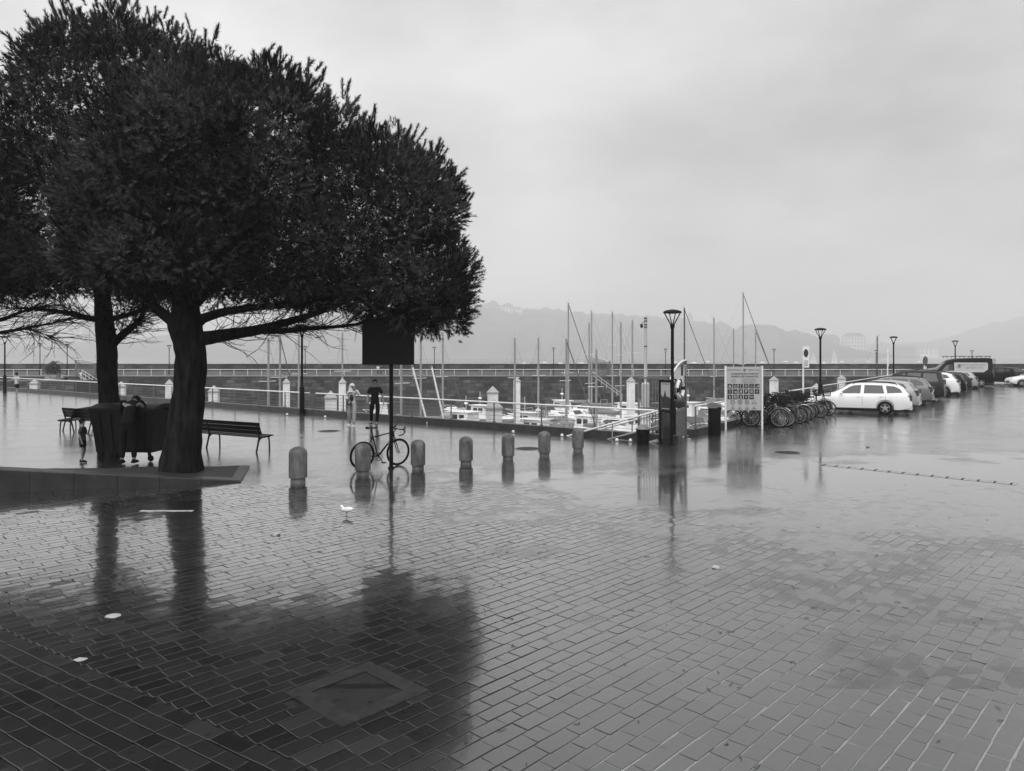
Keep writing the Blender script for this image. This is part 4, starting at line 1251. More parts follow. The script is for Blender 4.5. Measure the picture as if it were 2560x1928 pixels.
# ------------------------------------------------------------------ vehicles
def car(name, label, cat, L_, W_, top, belt, wheels, wr, pnt, sidewin, shield, rear, sill=.24, rails=False, plan=.14, lamp_z=.75, rimm=None, tail_h=.26):
    """top: (x from the front, roof/bonnet height); belt: (x, height of the window line); sidewin: polygons (x, z)."""
    root = empty(name, (0, 0, 0), 0, label, cat, None)
    def wx(x):
        e = abs(2 * x / L_ - 1)
        return W_ / 2 * (1 - plan * max(0, (e - .55) / .45) ** 2.4)
    def low(x):
        z = sill + (.10 * max(0, (abs(2 * x / L_ - 1) - .8) / .2))
        for xw in wheels:
            dx = abs(x - xw); rr = wr * 1.17
            if dx < rr: z = max(z, wr + math.sqrt(rr * rr - dx * dx))
        return z
    def sec(x):
        zt = interp(top, x); zb = min(interp(belt, x), zt - .015); zl = low(x); w_ = wx(x)
        g = max(0, min(1, (zt - zb) / .5))
        wt_ = w_ * lerp(.95, .74, g)
        zm = max(zl + .02, lerp(sill, zb, .55))
        return [(0, max(.2, min(zl, sill + .0))), (w_ * .80, max(.2, min(zl, sill))), (w_ * .955, zl), (w_ * .99, max(zl + .015, lerp(zl, zm, .4))), (w_, max(zl + .03, zm)), (w_ * .985, max(zl + .05, zb - .06)), (w_ * .945, max(zl + .06, zb)), (wt_, max(zl + .08, zt - .05)), (wt_ * .86, max(zl + .09, zt - .008)), (0, max(zl + .1, zt + .012))]
    xs = set([0.0, L_, .02, L_ - .02])
    k = 0.0
    while k < L_: xs.add(round(k, 3)); k += .09
    for x, _ in top: xs.add(x)
    for xw in wheels:
        for a in range(-8, 9): xs.add(round(xw + wr * 1.17 * math.sin(a / 8 * math.pi / 2), 4))
    xs = sorted(x for x in xs if 0 <= x <= L_)
    b = MB(); vs = []; fs = []
    H = 10; ring = 2 * H - 2
    for x in xs:
        s_ = sec(x); X_ = L_ / 2 - x
        pts = [(X_, y, z) for y, z in s_] + [(X_, -y, z) for y, z in s_[-2:0:-1]]
        vs += pts
    for i in range(len(xs) - 1):
        for k in range(ring):
            k2 = (k + 1) % ring
            fs.append((i * ring + k, (i + 1) * ring + k, (i + 1) * ring + k2, i * ring + k2))
    fs.append(tuple(range(ring))); fs.append(tuple((len(xs) - 1) * ring + k for k in range(ring - 1, -1, -1)))
    b.add(vs, fs); body = b.build('body', pnt, root, smooth=32)
    def sy(x, z):
        zt = interp(top, x); zb = min(interp(belt, x), zt - .015); w_ = wx(x)
        g = max(0, min(1, (zt - zb) / .5)); wt_ = w_ * lerp(.95, .74, g)
        t = (z - zb) / max(.05, zt - .05 - zb)
        if t < 0: return lerp(w_ * .945, w_ * .985, min(1, -(z - zb) / .06))
        return lerp(w_ * .945, wt_, min(1.0, t))
    for poly in sidewin:
        pts = []
        n = len(poly)
        for i in range(n):
            (x0, z0), (x1, z1) = poly[i], poly[(i + 1) % n]
            for q in range(6): pts.append((lerp(x0, x1, q / 6), lerp(z0, z1, q / 6)))
        cx = sum(p[0] for p in pts) / len(pts); cz = sum(p[1] for p in pts) / len(pts)
        for s in (-1, 1):
            b = MB()
            rings = []
            for f_ in (1.0, .66, .33): rings.append([(lerp(cx, x, f_), lerp(cz, z, f_)) for x, z in pts])
            vs = []
            for rg in rings: vs += [(L_ / 2 - x, s * (sy(x, z) + .007), z) for x, z in rg]
            vs.append((L_ / 2 - cx, s * (sy(cx, cz) + .007), cz)); m_ = len(pts); fs = []
            for r_ in range(2):
                for i in range(m_): fs.append((r_ * m_ + i, r_ * m_ + (i + 1) % m_, (r_ + 1) * m_ + (i + 1) % m_, (r_ + 1) * m_ + i))
            for i in range(m_): fs.append((2 * m_ + i, 2 * m_ + (i + 1) % m_, 3 * m_))
            b.add(vs, fs); b.build('side_window', M['glass'], body)
    def topglass(nm, x0, x1, inset):
        b = MB(); vs = []; fs = []
        for i in range(9):
            x = lerp(x0, x1, i / 8); zt = interp(top, x); zb = min(interp(belt, x), zt - .015); w_ = wx(x)
            g = max(0, min(1, (zt - zb) / .5)); wt_ = w_ * lerp(.95, .74, g) * .86 * inset
            for j in range(7):
                y = lerp(-wt_, wt_, j / 6); zz = zt + lerp(.012, -.008, abs(y) / max(.01, w_ * lerp(.95, .74, g) * .86)) + .008
                vs.append((L_ / 2 - x + (.008 if nm == 'windscreen' else -.008), y, zz))
        for i in range(8):
            for j in range(6): fs.append((i * 7 + j, i * 7 + j + 1, (i + 1) * 7 + j + 1, (i + 1) * 7 + j))
        b.add(vs, fs); b.build(nm, M['glass'], body)
    if shield: topglass('windscreen', *shield, .97)
    if rear: topglass('rear_window', *rear, .95)
    # wheels
    for xw in wheels:
        for s in (-1, 1):
            b = MB(); c = (L_ / 2 - xw, s * (W_ / 2 - .11), wr)
            b.lathe([(wr * .60, -.05), (wr * .66, -.1), (wr * .95, -.1), (wr, -.07), (wr, .07), (wr * .95, .1), (wr * .66, .1), (wr * .60, .05)], 28, c, MX); w0 = b.build('wheel', M['tyre'], root)
            b = MB(); b.lathe([(wr * .60, -.02), (wr * .62, .0), (wr * .66, .006), (wr * .60, .012)], 28, (c[0], c[1] + s * .092, wr), MX, False)
            for k in range(5):
                a = k * 1.2566 + .3
                b.bar((c[0] + .03 * math.cos(a), c[1] + s * .095, wr + .03 * math.sin(a)), (c[0] + wr * .62 * math.cos(a), c[1] + s * .095, wr + wr * .62 * math.sin(a)), .03, wr * .2, up=(0, 1, 0))
            b.lathe([(wr * .16, -.012), (wr * .16, .012)], 12, (c[0], c[1] + s * .1, wr), MX)
            b.build('rim', rimm or M['rim'], w0)
            b = MB(); b.lathe([(wr * .4, -.07), (wr * .4, .07)], 20, c, MX); b.build('brake_disc', M['greymetal'], w0)
    # lamps, plates, mirrors, handles, trim
    for s in (-1, 1):
        xh = .16; b = MB(); y = s * wx(xh) * .74
        zt = interp(top, .25)
        b.ball((L_ / 2 - .17, y, zt - .10), (.14, .17, .075)); b.build('headlamp', M['headlamp'], root)
        b = MB(); xt = L_ - .10; y = s * (wx(xt) * .985 - .01)
        b.box((L_ / 2 - xt, y - s * .06, lamp_z), (.20, .15, tail_h)); b.build('tail_lamp', M['lampred'], root, smooth=0)
        xm = sidewin[0][0][0] + .12; zb = interp(belt, xm)
        b = MB(); b.ball((L_ / 2 - xm, s * (wx(xm) + .07), zb + .05), (.06, .10, .065)); b.build('mirror', pnt, root)
        for q, poly in enumerate(sidewin[:2]):
            xr = max(p[0] for p in poly) - .12; b = MB(); b.box((L_ / 2 - xr, s * (wx(xr) * .985 + .012), interp(belt, xr) - .13), (.17, .018, .03)); b.build('door_handle', pnt, root, smooth=0)
            xd = max(p[0] for p in poly) + .045; b = MB(); b.box((L_ / 2 - xd, s * (wx(xd) * .992 + .001), (sill + interp(belt, xd)) / 2 + .04), (.008, .012, interp(belt, xd) - sill - .26)); b.build('door_gap', M['trim'], root, smooth=0)
        b = MB(); b.box((L_ / 2 - L_ / 2, s * (W_ / 2 * .975), sill + .02), ((wheels[1] - wheels[0]) - 2.5 * wr, .05, .07)); b.build('sill_trim', M['trim'], root, smooth=0)
        if rails:
            x0, x1 = rails; b = MB(); pts = [(L_ / 2 - x, s * (wx(x) * .70), interp(top, x) + .05) for x in [lerp(x0, x1, i / 6) for i in range(7)]]
            b.tube([(pts[0][0] + .05, pts[0][1], pts[0][2] - .06)] + pts + [(pts[-1][0] - .05, pts[-1][1], pts[-1][2] - .06)], .018, 6); b.build('roof_rail', M['trim'], root)
    b = MB(); b.box((-L_ / 2 - .004, 0, lamp_z - .10), (.015, .5, .11)); b.build('number_plate', M['plate'], root, smooth=0)
    b = MB(); b.box((-L_ / 2 + .12, 0, sill + .10), (.26, W_ * .82, .16)); b.build('rear_bumper', M['trim'] if pnt.name.startswith('dark') else pnt, root, smooth=0)
    b = MB(); b.box((L_ / 2 - .05, 0, .42), (.12, W_ * .5, .16)); b.build('grille', M['trim'], root, smooth=0)
    b = MB(); b.box((0, 0, .22), (L_ * .86, W_ * .72, .12)); b.build('underbody', M['trim'], root, smooth=0)
    return root
def set_car(root, L_, W_, rear_px, d, fwd):
    """put the near rear corner of the car at photo column rear_px and distance d"""
    f = Vector((fwd[0], fwd[1], 0)).normalized(); lf = Vector((-f.y, f.x, 0))
    p = Vector((X(rear_px, d), d, 0)) + f * L_ / 2 - lf * W_ / 2
    root.location = p; root.rotation_euler = (0, 0, math.atan2(f.y, f.x))
PK = (-.83, .56)
EST_T = [(0, .58), (.06, .70), (.30, .80), (1.0, .93), (1.25, .98), (1.95, 1.38), (2.3, 1.455), (2.9, 1.47), (3.6, 1.45), (4.05, 1.39), (4.22, 1.30), (4.42, 1.02), (4.5, .90), (4.53, .72), (4.57, .60)]
EST_B = [(0, .6), (1.2, .93), (4.3, 1.01), (4.57, .8)]
EST_W = [[(1.52, .97), (1.98, 1.28), (2.15, 1.355), (2.48, 1.385), (2.44, .985)], [(2.58, .99), (2.62, 1.39), (3.36, 1.375), (3.44, 1.0)], [(3.56, 1.01), (3.50, 1.365), (3.85, 1.335), (4.08, 1.22), (4.18, 1.05)]]
o = car('parked_car', 'white estate car with roof rails, nearest of the parked row', 'car', 4.57, 1.77, EST_T, EST_B, (.90, 3.47), .317, paint('white_paint', .88), EST_W, (1.27, 1.93), (4.08, 4.42), rails=(2.2, 3.9), lamp_z=.80)
set_car(o, 4.57, 1.77, 2281, 33.4, (-.90, .44)); o.scale = (1, 1, .975)
HAT_T = [(0, .55), (.05, .68), (.3, .80), (.95, .92), (1.15, .97), (1.85, 1.38), (2.3, 1.46), (2.9, 1.46), (3.5, 1.40), (3.75, 1.33), (3.98, 1.05), (4.1, .92), (4.14, .70), (4.18, .6)]
HAT_B = [(0, .6), (1.15, .93), (3.9, 1.04), (4.18, .8)]
HAT_W = [[(1.42, .97), (1.88, 1.28), (2.05, 1.355), (2.36, 1.385), (2.33, .985)], [(2.46, .99), (2.48, 1.385), (3.15, 1.36), (3.22, 1.02)], [(3.32, 1.03), (3.27, 1.345), (3.5, 1.30), (3.66, 1.1)]]
def hatch(label, pnt, px, d, cat='car', sc_=1.0, fwd=PK, rails=False):
    o = car('parked_car', label, cat, 4.18, 1.74, HAT_T, HAT_B, (.85, 3.42), .31, pnt, HAT_W, (1.17, 1.83), (3.76, 3.98), rails=rails, lamp_z=.86)
    o.scale = (sc_,) * 3; set_car(o, 4.18 * sc_, 1.74 * sc_, px, d, fwd)
    return o
silver = paint('silver_paint', .34); grey = paint('grey_paint', .13); dark = mat('dark_paint', .004, .35, .12); mid = mat('mid_paint', .02, .35, .2); wh = paint('white_paint', .86)
hatch('silver hatchback almost hidden behind the white estate car', silver, 2296, 36.4)
o = car('parked_car', 'grey estate car with rear spoiler, just behind the white estate', 'car', 4.57, 1.8, EST_T, EST_B, (.90, 3.47), .317, grey, EST_W, (1.27, 1.93), (4.08, 4.42), rails=(2.2, 3.9), lamp_z=.84); o.scale = (1, 1, 1.03)
set_car(o, 4.57, 1.8, 2330, 40.3, PK)
MPV_T = [(0, .62), (.05, .78), (.3, .92), (.8, 1.05), (1.0, 1.12), (1.7, 1.62), (2.1, 1.76), (2.8, 1.80), (3.9, 1.78), (4.15, 1.72), (4.28, 1.2), (4.34, .95), (4.38, .6)]
MPV_B = [(0, .7), (1.0, 1.05), (4.2, 1.12), (4.38, .9)]
MPV_W = [[(1.3, 1.10), (1.78, 1.50), (1.95, 1.62), (2.3, 1.66), (2.3, 1.11)], [(2.42, 1.12), (2.42, 1.66), (3.15, 1.66), (3.15, 1.13)], [(3.28, 1.13), (3.28, 1.655), (3.95, 1.63), (4.08, 1.15)]]
o = car('parked_car', 'tall dark boxy people carrier with roof bars in the parked row', 'car', 4.38, 1.81, MPV_T, MPV_B, (.85, 3.55), .32, mid, MPV_W, (1.03, 1.68), (4.16, 4.29), rails=(2.1, 4.0), lamp_z=1.0, tail_h=.5)
set_car(o, 4.38, 1.81, 2360, 44.3, PK)
SUV_T = [(0, .62), (.05, .78), (.3, .90), (1.0, 1.02), (1.2, 1.08), (1.85, 1.48), (2.3, 1.60), (2.9, 1.61), (3.6, 1.55), (3.9, 1.46), (4.15, 1.15), (4.26, 1.02), (4.32, .8), (4.36, .62)]
SUV_B = [(0, .7), (1.1, 1.02), (3.3, 1.12), (4.0, 1.22), (4.36, .9)]
SUV_W = [[(1.45, 1.07), (1.9, 1.40), (2.05, 1.47), (2.4, 1.51), (2.38, 1.09)], [(2.5, 1.10), (2.52, 1.51), (3.2, 1.50), (3.26, 1.14)], [(3.36, 1.16), (3.32, 1.49), (3.62, 1.44), (3.82, 1.25)]]
def suv(label, pnt, px, d, fwd=PK, sc_=1.0):
    o = car('parked_car', label, 'car', 4.36, 1.83, SUV_T, SUV_B, (.88, 3.48), .35, pnt, SUV_W, (1.22, 1.83), (3.92, 4.16), sill=.28, lamp_z=1.0, tail_h=.14)
    o.scale = (sc_,) * 3; set_car(o, 4.36 * sc_, 1.83 * sc_, px, d, fwd)
    return o
suv('white crossover car with high rear window in the middle of the parked row', wh, 2398, 48.8)
hatch('dark hatchback directly behind the white crossover', dark, 2415, 52.4)
hatch('mid grey hatchback third from the club van', mid, 2429, 56.0)
hatch('pale silver hatchback parked closest to the club van', silver, 2444, 59.6)
suv('black off-road car seen from behind, right of the club van', dark, 2540, 70.5, (-.42, .9))
o = hatch('white hatchback cut off by the right edge of the picture', wh, 2668, 63.5, fwd=(-.93, .30))
VAN_T = [(0, .75), (.05, .95), (.4, 1.12), (.95, 1.30), (1.15, 1.42), (1.85, 2.15), (2.2, 2.35), (2.8, 2.46), (4.0, 2.52), (5.3, 2.52), (5.46, 2.46), (5.52, 1.4), (5.55, .7)]
VAN_B = [(0, .8), (1.0, 1.25), (5.4, 1.32), (5.55, 1.0)]
VAN_W = [[(1.50, 1.33), (1.85, 1.83), (2.0, 1.92), (2.4, 1.95), (2.38, 1.34)]]
van = car('parked_van', 'tall dark van with pale lettered side panel and roof rack', 'van', 5.55, 1.98, VAN_T, VAN_B, (1.0, 4.55), .34, dark, VAN_W, (1.18, 1.83), None, sill=.32, plan=.07, lamp_z=1.2, tail_h=.7)
set_car(van, 5.55, 1.98, 2487, 64.0, (-.955, .30))
# pale panel with the club's name: on both sides
def vy(z): return 1.98 / 2 * lerp(.945, .80, (z - 1.32) / 1.1) + .012
for s in (1, -1):
    b = MB(); x0, x1, z0, z1 = -2.30, .30, 1.28, 2.12
    vs = []
    for (x, z) in ((x1, z0), (x1 - 0, z1), (x0 + .08, z1), (x0, z1 - .1), (x0 + .02, z0 + .25), (x0 + .35, z0)):
        vs.append((x, s * vy(z), z))
    b.add(vs, [tuple(range(6))]); pn = b.build('side_panel', M['board'], van, smooth=0)
    tilt = math.atan2(vy(2.2) - vy(1.3), .9)
    for (txt, z, x, sz) in (('REAL CLUB NAUTICO', 1.90, -1.15, .20), ('SAN SEBASTIAN', 1.66, -1.25, .19)):
        tx = text_mesh(txt, sz, M['greymetal'], pn, (x, s * (vy(z) + .012), z))
        tx.rotation_euler = (R(90) + tilt if s < 0 else R(90) + tilt, 0, R(180) if s > 0 else 0)
    b = MB(); zc, xc = 1.74, -.08
    q = s * (vy(1.74) + .01)
    b.torus((xc, q, zc + .14), .09, .02, MX, 16, 4); b.ball((xc, q, zc + .12), (.10, .012, .07)); b.ball((xc, q, zc + .21), (.02, .012, .03))
    b.bar((xc - .11, q, zc + .02), (xc + .11, q, zc + .02), .012, .04)
    b.bar((xc - .18, q, zc - .14), (xc + .18, q, zc - .02), .01, .025); b.bar((xc + .18, q, zc - .14), (xc - .18, q, zc - .02), .01, .025); b.bar((xc, q, zc - .18), (xc, q, zc + .02), .01, .03)
    b.build('crest', M['greymetal'], pn)
for s in (-1, 1):
    b = MB(); b.tube([(.9, s * .68, 2.66), (-2.6, s * .68, 2.68)], .022, 6); b.build('rack_rail', M['trim'], van)
for k in range(6):
    x = .8 - k * .66; b = MB(); b.bar((x, -.72, 2.64), (x, .72, 2.64), .04, .03); b.bar((x, -.68, 2.46), (x, -.68, 2.64), .03, .03); b.bar((x, .68, 2.46), (x, .68, 2.64), .03, .03); b.build('rack_bar', M['trim'], van, smooth=0)
b = MB()
for s in (.3, .62): b.tube([(-2.82, s, 2.5), (-2.9, s, 2.4), (-2.9, s, .9), (-2.78, s, .85)], .016, 6)
for k in range(6): b.tube([(-2.9, .3, 1.0 + k * .25), (-2.9, .62, 1.0 + k * .25)], .012, 6)
b.build('ladder', M['trim'], van)
# ------------------------------------------------------------------ people
def skin(name, V, E, mt, parent, root=0, sub=2):
    names = list(V.keys()); idx = {n: i for i, n in enumerate(names)}
    me = bpy.data.meshes.new(name)
    me.from_pydata([V[n][0] for n in names], [(idx[a], idx[b]) for a, b in E], [])
    me.materials.append(mt)
    o = link(name, me, parent)
    m = o.modifiers.new('skin', 'SKIN'); m.use_smooth_shade = True; m.branch_smoothing = .6
    for i, n in enumerate(names):
        r = V[n][1]; sv = me.skin_vertices[0].data[i]
        sv.radius = (r, r) if not hasattr(r, '__len__') else r
        sv.use_root = (i == root)
    s = o.modifiers.new('smooth', 'SUBSURF'); s.levels = sub; s.render_levels = sub
    return o
BASE = dict(pel=(0, 0, .95), waist=(0, 0, 1.09), chest=(0, .01, 1.29), neck=(0, 0, 1.46), jaw=(0, .025, 1.575), crown=(0, 0, 1.69),
            shL=(-.175, 0, 1.415), elL=(-.235, -.03, 1.14), wrL=(-.25, .05, .90), haL=(-.25, .075, .82),
            shR=(.175, 0, 1.415), elR=(.235, -.03, 1.14), wrR=(.25, .05, .90), haR=(.25, .075, .82),
            hiL=(-.085, 0, .91), knL=(-.095, .03, .50), anL=(-.095, -.02, .09), toL=(-.105, .14, .035),
            hiR=(.085, 0, .91), knR=(.095, .03, .50), anR=(.095, -.02, .09), toR=(.105, .14, .035))
RAD = dict(pel=(.135, .105), waist=(.125, .095), chest=(.155, .11), neck=.052, jaw=.066, crown=.092, sh=.065, el=.045, wr=.03, ha=.03, hi=.085, kn=.055, an=.038, to=.03)
def person(label, loc, yaw, h, pose=None, top=None, bottom=None, sleeve=.5, shoes=None, hair=None, hairmode='short', shorts=False, fingers=True, bulk=1.0, sub=2, nm='person'):
    root = empty(nm, loc, yaw, label, 'person'); k = h / 1.78
    J = dict(BASE); J.update(pose or {})
    face = J.pop('face', None)
    J = {n: Vector(p) for n, p in J.items()}
    def rad(n, add=0.0):
        r = RAD.get(n, RAD.get(n[:2]))
        if hasattr(r, '__len__'): return (r[0] * bulk * k + add, r[1] * bulk * k + add)
        return r * (bulk if n[:2] in ('hi', 'sh', 'kn') else 1) * k + add
    slim = lambda n, r: (tuple(q * .66 for q in r) if hasattr(r, '__len__') else r * (.66 if n[:2] in ('sh', 'hi', 'ch', 'pe', 'wa') else 1))
    V = {n: (J[n] * k, slim(n, rad(n))) for n in J}
    E = [('pel', 'waist'), ('waist', 'chest'), ('chest', 'neck'), ('neck', 'jaw'), ('jaw', 'crown')]
    for s in 'LR':
        E += [('chest', 'sh' + s), ('sh' + s, 'el' + s), ('el' + s, 'wr' + s), ('wr' + s, 'ha' + s), ('pel', 'hi' + s), ('hi' + s, 'kn' + s), ('kn' + s, 'an' + s), ('an' + s, 'to' + s)]
        if fingers:
            ha, wr = J['ha' + s], J['wr' + s]; d = (ha - wr).normalized()
            sd = d.cross(Vector((1, 0, 0)) if abs(d.x) < .8 else Vector((0, 0, 1))).normalized()
            inn = d.cross(sd).normalized()
            if inn.x * (1 if s == 'L' else -1) < 0: inn = -inn
            for q in range(4):
                o = sd * (.024 - q * .016); ln = (.072, .08, .075, .06)[q]
                V[f'f{s}{q}a'] = ((ha + o + d * ln * .5) * k, .0085 * k); V[f'f{s}{q}b'] = ((ha + o + d * ln * .9 + inn * .022) * k, .007 * k)
                E += [('ha' + s, f'f{s}{q}a'), (f'f{s}{q}a', f'f{s}{q}b')]
            V[f't{s}a'] = ((ha - d * .03 + sd * .045 + inn * .01) * k, .01 * k); V[f't{s}b'] = ((ha + d * .015 + sd * .055 + inn * .02) * k, .008 * k)
            E += [('ha' + s, f't{s}a'), (f't{s}a', f't{s}b')]
    hd = (J['crown'] - J['jaw']).normalized(); fw = Vector((0, 1, 0)) - hd * hd.y; fw = fw.normalized() if fw.length > .2 else Vector((0, 0, -1))
    if face is not None: fw = Vector(face).normalized()
    body = skin('body', V, E, M['skin'], root, sub=sub)
    cen = J['jaw'].lerp(J['crown'], .45); sdv = hd.cross(fw).normalized()
    b = MB(); b.tube([(cen + fw * .07 + hd * .015) * k, (cen + fw * .105 - hd * .02) * k], [.012 * k, .016 * k], 6); b.build('nose', M['skin'], root)
    for s in (-1, 1):
        b = MB(); b.ball((cen + fw * .078 + hd * .025 + sdv * .032 * s) * k, .011 * k, 8, 6); b.build('eye', M['ink'], root)
        b = MB(); b.ball((cen + sdv * .084 * s - hd * .005) * k, (.016 * k, .02 * k, .03 * k), 8, 6); b.build('ear', M['skin'], root)
    b = MB(); b.ball((cen + fw * .078 - hd * .055) * k, (.024 * k, .012 * k, .007 * k), 8, 6); b.build('mouth', M['lampred'], root)
    # clothing
    add = .016 * k
    def seg(a, c, t): return J[a].lerp(J[c], t)
    if top is not None:
        TV = {'hem': (J['pel'].lerp(J['waist'], -.5) * k, rad('pel', add * 1.6)), 'pel': (J['pel'].lerp(J['waist'], .1) * k, rad('pel', add * 1.4)), 'waist': (J['waist'] * k, rad('waist', add * 1.3)), 'chest': (J['chest'] * k, rad('chest', add)), 'neck': (J['chest'].lerp(J['neck'], .75) * k, .085 * k), 'collar': (J['chest'].lerp(J['neck'], 1.0) * k, .066 * k)}
        TE = [('hem', 'pel'), ('neck', 'collar'), ('pel', 'waist'), ('waist', 'chest'), ('chest', 'neck')]
        for s in 'LR':
            TV['sh' + s] = (J['sh' + s] * k, rad('sh', add)); TE += [('chest', 'sh' + s)]
            if sleeve <= 1:
                TV['el' + s] = (seg('sh' + s, 'el' + s, sleeve) * k, lerp(.065, .05, sleeve) * k + add * 1.1); TE += [('sh' + s, 'el' + s)]
            else:
                TV['el' + s] = (J['el' + s] * k, .05 * k + add); TV['wr' + s] = (seg('el' + s, 'wr' + s, .9) * k, .035 * k + add); TE += [('sh' + s, 'el' + s), ('el' + s, 'wr' + s)]
        skin('shirt', TV, TE, top, root, sub=sub)
    if bottom is not None:
        TV = {'pel': (J['pel'] * k, rad('pel', add)), 'wst': (J['pel'].lerp(J['waist'], .9) * k, rad('waist', add * .6))}; TE = [('pel', 'wst')]
        for s in 'LR':
            TV['hi' + s] = (J['hi' + s] * k, .09 * bulk * k + add); TE += [('pel', 'hi' + s)]
            if shorts: TV['kn' + s] = (seg('hi' + s, 'kn' + s, .75) * k, .075 * k + add * 1.4); TE += [('hi' + s, 'kn' + s)]
            else:
                TV['kn' + s] = (J['kn' + s] * k, .06 * k + add); TV['an' + s] = (seg('kn' + s, 'an' + s, .9) * k, .045 * k + add)
                TE += [('hi' + s, 'kn' + s), ('kn' + s, 'an' + s)]
        skin('shorts' if shorts else 'trousers', TV, TE, bottom, root, sub=sub)
    if shoes is not None:
        for s in 'LR':
            an, to = J['an' + s], J['to' + s]
            d = (to - an); d.z = 0; d = d.normalized() if d.length > .01 else Vector((0, 1, 0))
            z = min(an.z - .06, to.z) ; z = max(z, 0)
            b = MB(); prof = [(-.075, .035, .07), (-.04, .042, .095), (.03, .045, .08), (.10, .046, .06), (.16, .042, .045), (.19, .02, .03)]
            vs = []; fs = []; sdn = Vector((-d.y, d.x, 0)); lift = max(0, to.z - .035)
            for (x, w_, hh) in prof:
                c = Vector((an.x, an.y, z)) + d * x
                for (u, zz) in ((-1, 0), (-1, .5), (-.5, 1), (.5, 1), (1, .5), (1, 0)): vs.append((c + sdn * w_ * u + Vector((0, 0, hh * zz))) * k)
            for i in range(5):
                for q in range(6): fs.append((i * 6 + q, i * 6 + (q + 1) % 6, (i + 1) * 6 + (q + 1) % 6, (i + 1) * 6 + q))
            fs += [tuple(range(5, -1, -1)), tuple(30 + q for q in range(6))]
            b.add(vs, fs); b.build('shoe', shoes, root, smooth=60)
    if hair is not None:
        b = MB(); c = J['jaw'].lerp(J['crown'], .72) - fw * .018
        b.ball(c * k, (.104 * k, .108 * k, .098 * k), 16, 10)
        if hairmode == 'curly':
            rq = random.Random(4)
            for q in range(46):
                v = Vector((rq.gauss(0, 1), rq.gauss(0, 1) - .3, abs(rq.gauss(0, 1)) * .9)).normalized(); b.ball((c + v * .105) * k, .034 * k, 7, 5)
        if hairmode == 'scarf':
            b.tube([(c + fw * -.03 + hd * .02) * k, (c - fw * .05 - hd * .12) * k, (c - fw * .05 - hd * .22) * k, (c - fw * .03 - hd * .30) * k], [.10 * k, .11 * k, .105 * k, .125 * k], 14)
        v2 = []
        for p in b.v:
            q = Vector(p) - c * k
            if hairmode in ('short', 'curly'):
                f_ = q.dot(fw); u = q.dot(hd)
                if f_ > .05 * k and u < .035 * k: q = q - fw * (f_ - .045 * k)
            v2.append(tuple(c * k + q))
        b.v = v2
        b.build('hair' if hairmode != 'scarf' else 'headscarf', hair, root, smooth=80)
    return root, J, k
mp_ = G(937, 1064)
pm, J, k = person('man in dark short-sleeved shirt and dark trousers walking towards the camera', mp_, R(180), 1.84,
    dict(hiL=(-.10, 0, .91), hiR=(.10, 0, .91), knL=(-.13, .10, .50), anL=(-.09, .12, .09), toL=(-.11, .29, .05), knR=(.13, -.02, .50), anR=(.17, -.20, .12), toR=(.19, -.05, .03), elL=(-.27, -.06, 1.15), wrL=(-.33, .02, .92), haL=(-.345, .05, .84), elR=(.25, .03, 1.14), wrR=(.25, .16, .96), haR=(.245, .20, .89)),
    M['darkcloth'], M['darkcloth'], .9, M['greycloth'], M['hair'], bulk=1.08)
b = MB(); b.box(Vector((0, .098, 1.665)) * k, (.15 * k, .02 * k, .035 * k)); b.build('sunglasses', M['ink'], pm, smooth=0)
wp_ = G(881, 1067)
pw_, J, k = person('woman with white headscarf and pale jeans walking along the railing', wp_, R(168), 1.68,
    dict(hiL=(-.10, 0, .91), hiR=(.10, 0, .91), knL=(-.12, .10, .50), anL=(-.14, .16, .09), toL=(-.16, .33, .05), knR=(.13, .02, .50), anR=(.15, -.10, .10), toR=(.17, .06, .035), elL=(-.33, .08, 1.30), wrL=(-.20, .14, 1.52), haL=(-.14, .12, 1.60), elR=(.23, -.05, 1.16), wrR=(.20, .14, 1.10), haR=(.17, .19, 1.12), face=(-.8, .6, 0)),
    M['whitecloth'], M['palecloth'], 2, M['whitecloth'], M['palehair'], 'scarf', bulk=.92)
b = MB(); b.ball(Vector((0, .075, 1.16)) * k, (.085 * k, .065 * k, .16 * k), 12, 8); b.build('dark_top', M['greycloth'], pw_)
b = MB(); b.box(Vector((.06, .15, .94)) * k, (.18 * k, .07 * k, .12 * k)); b.build('waist_bag', M['ink'], pw_)
b = MB(); b.box(Vector((.06, .187, .97)) * k, (.06 * k, .012 * k, .05 * k)); b.build('bag_label', M['whitecloth'], pw_)
person('jogger in pale top and dark shorts running away at the far left', G(42, 993), R(-12), 1.66,
    dict(knL=(-.09, .16, .54), anL=(-.09, -.05, .16), toL=(-.09, .08, .10), knR=(.08, -.02, .50), anR=(.07, -.14, .10), toR=(.08, .02, .035), elL=(-.27, -.14, 1.16), wrL=(-.25, .06, 1.04), haL=(-.24, .12, 1.04), elR=(.27, -.10, 1.16), wrR=(.28, .08, 1.02), haR=(.28, .15, 1.0)),
    M['palecloth'], M['darkcloth'], .8, M['palecloth'], M['hair'], shorts=True, bulk=1.05)
adp = Vector((X(322, 18.5), 18.5, 0))
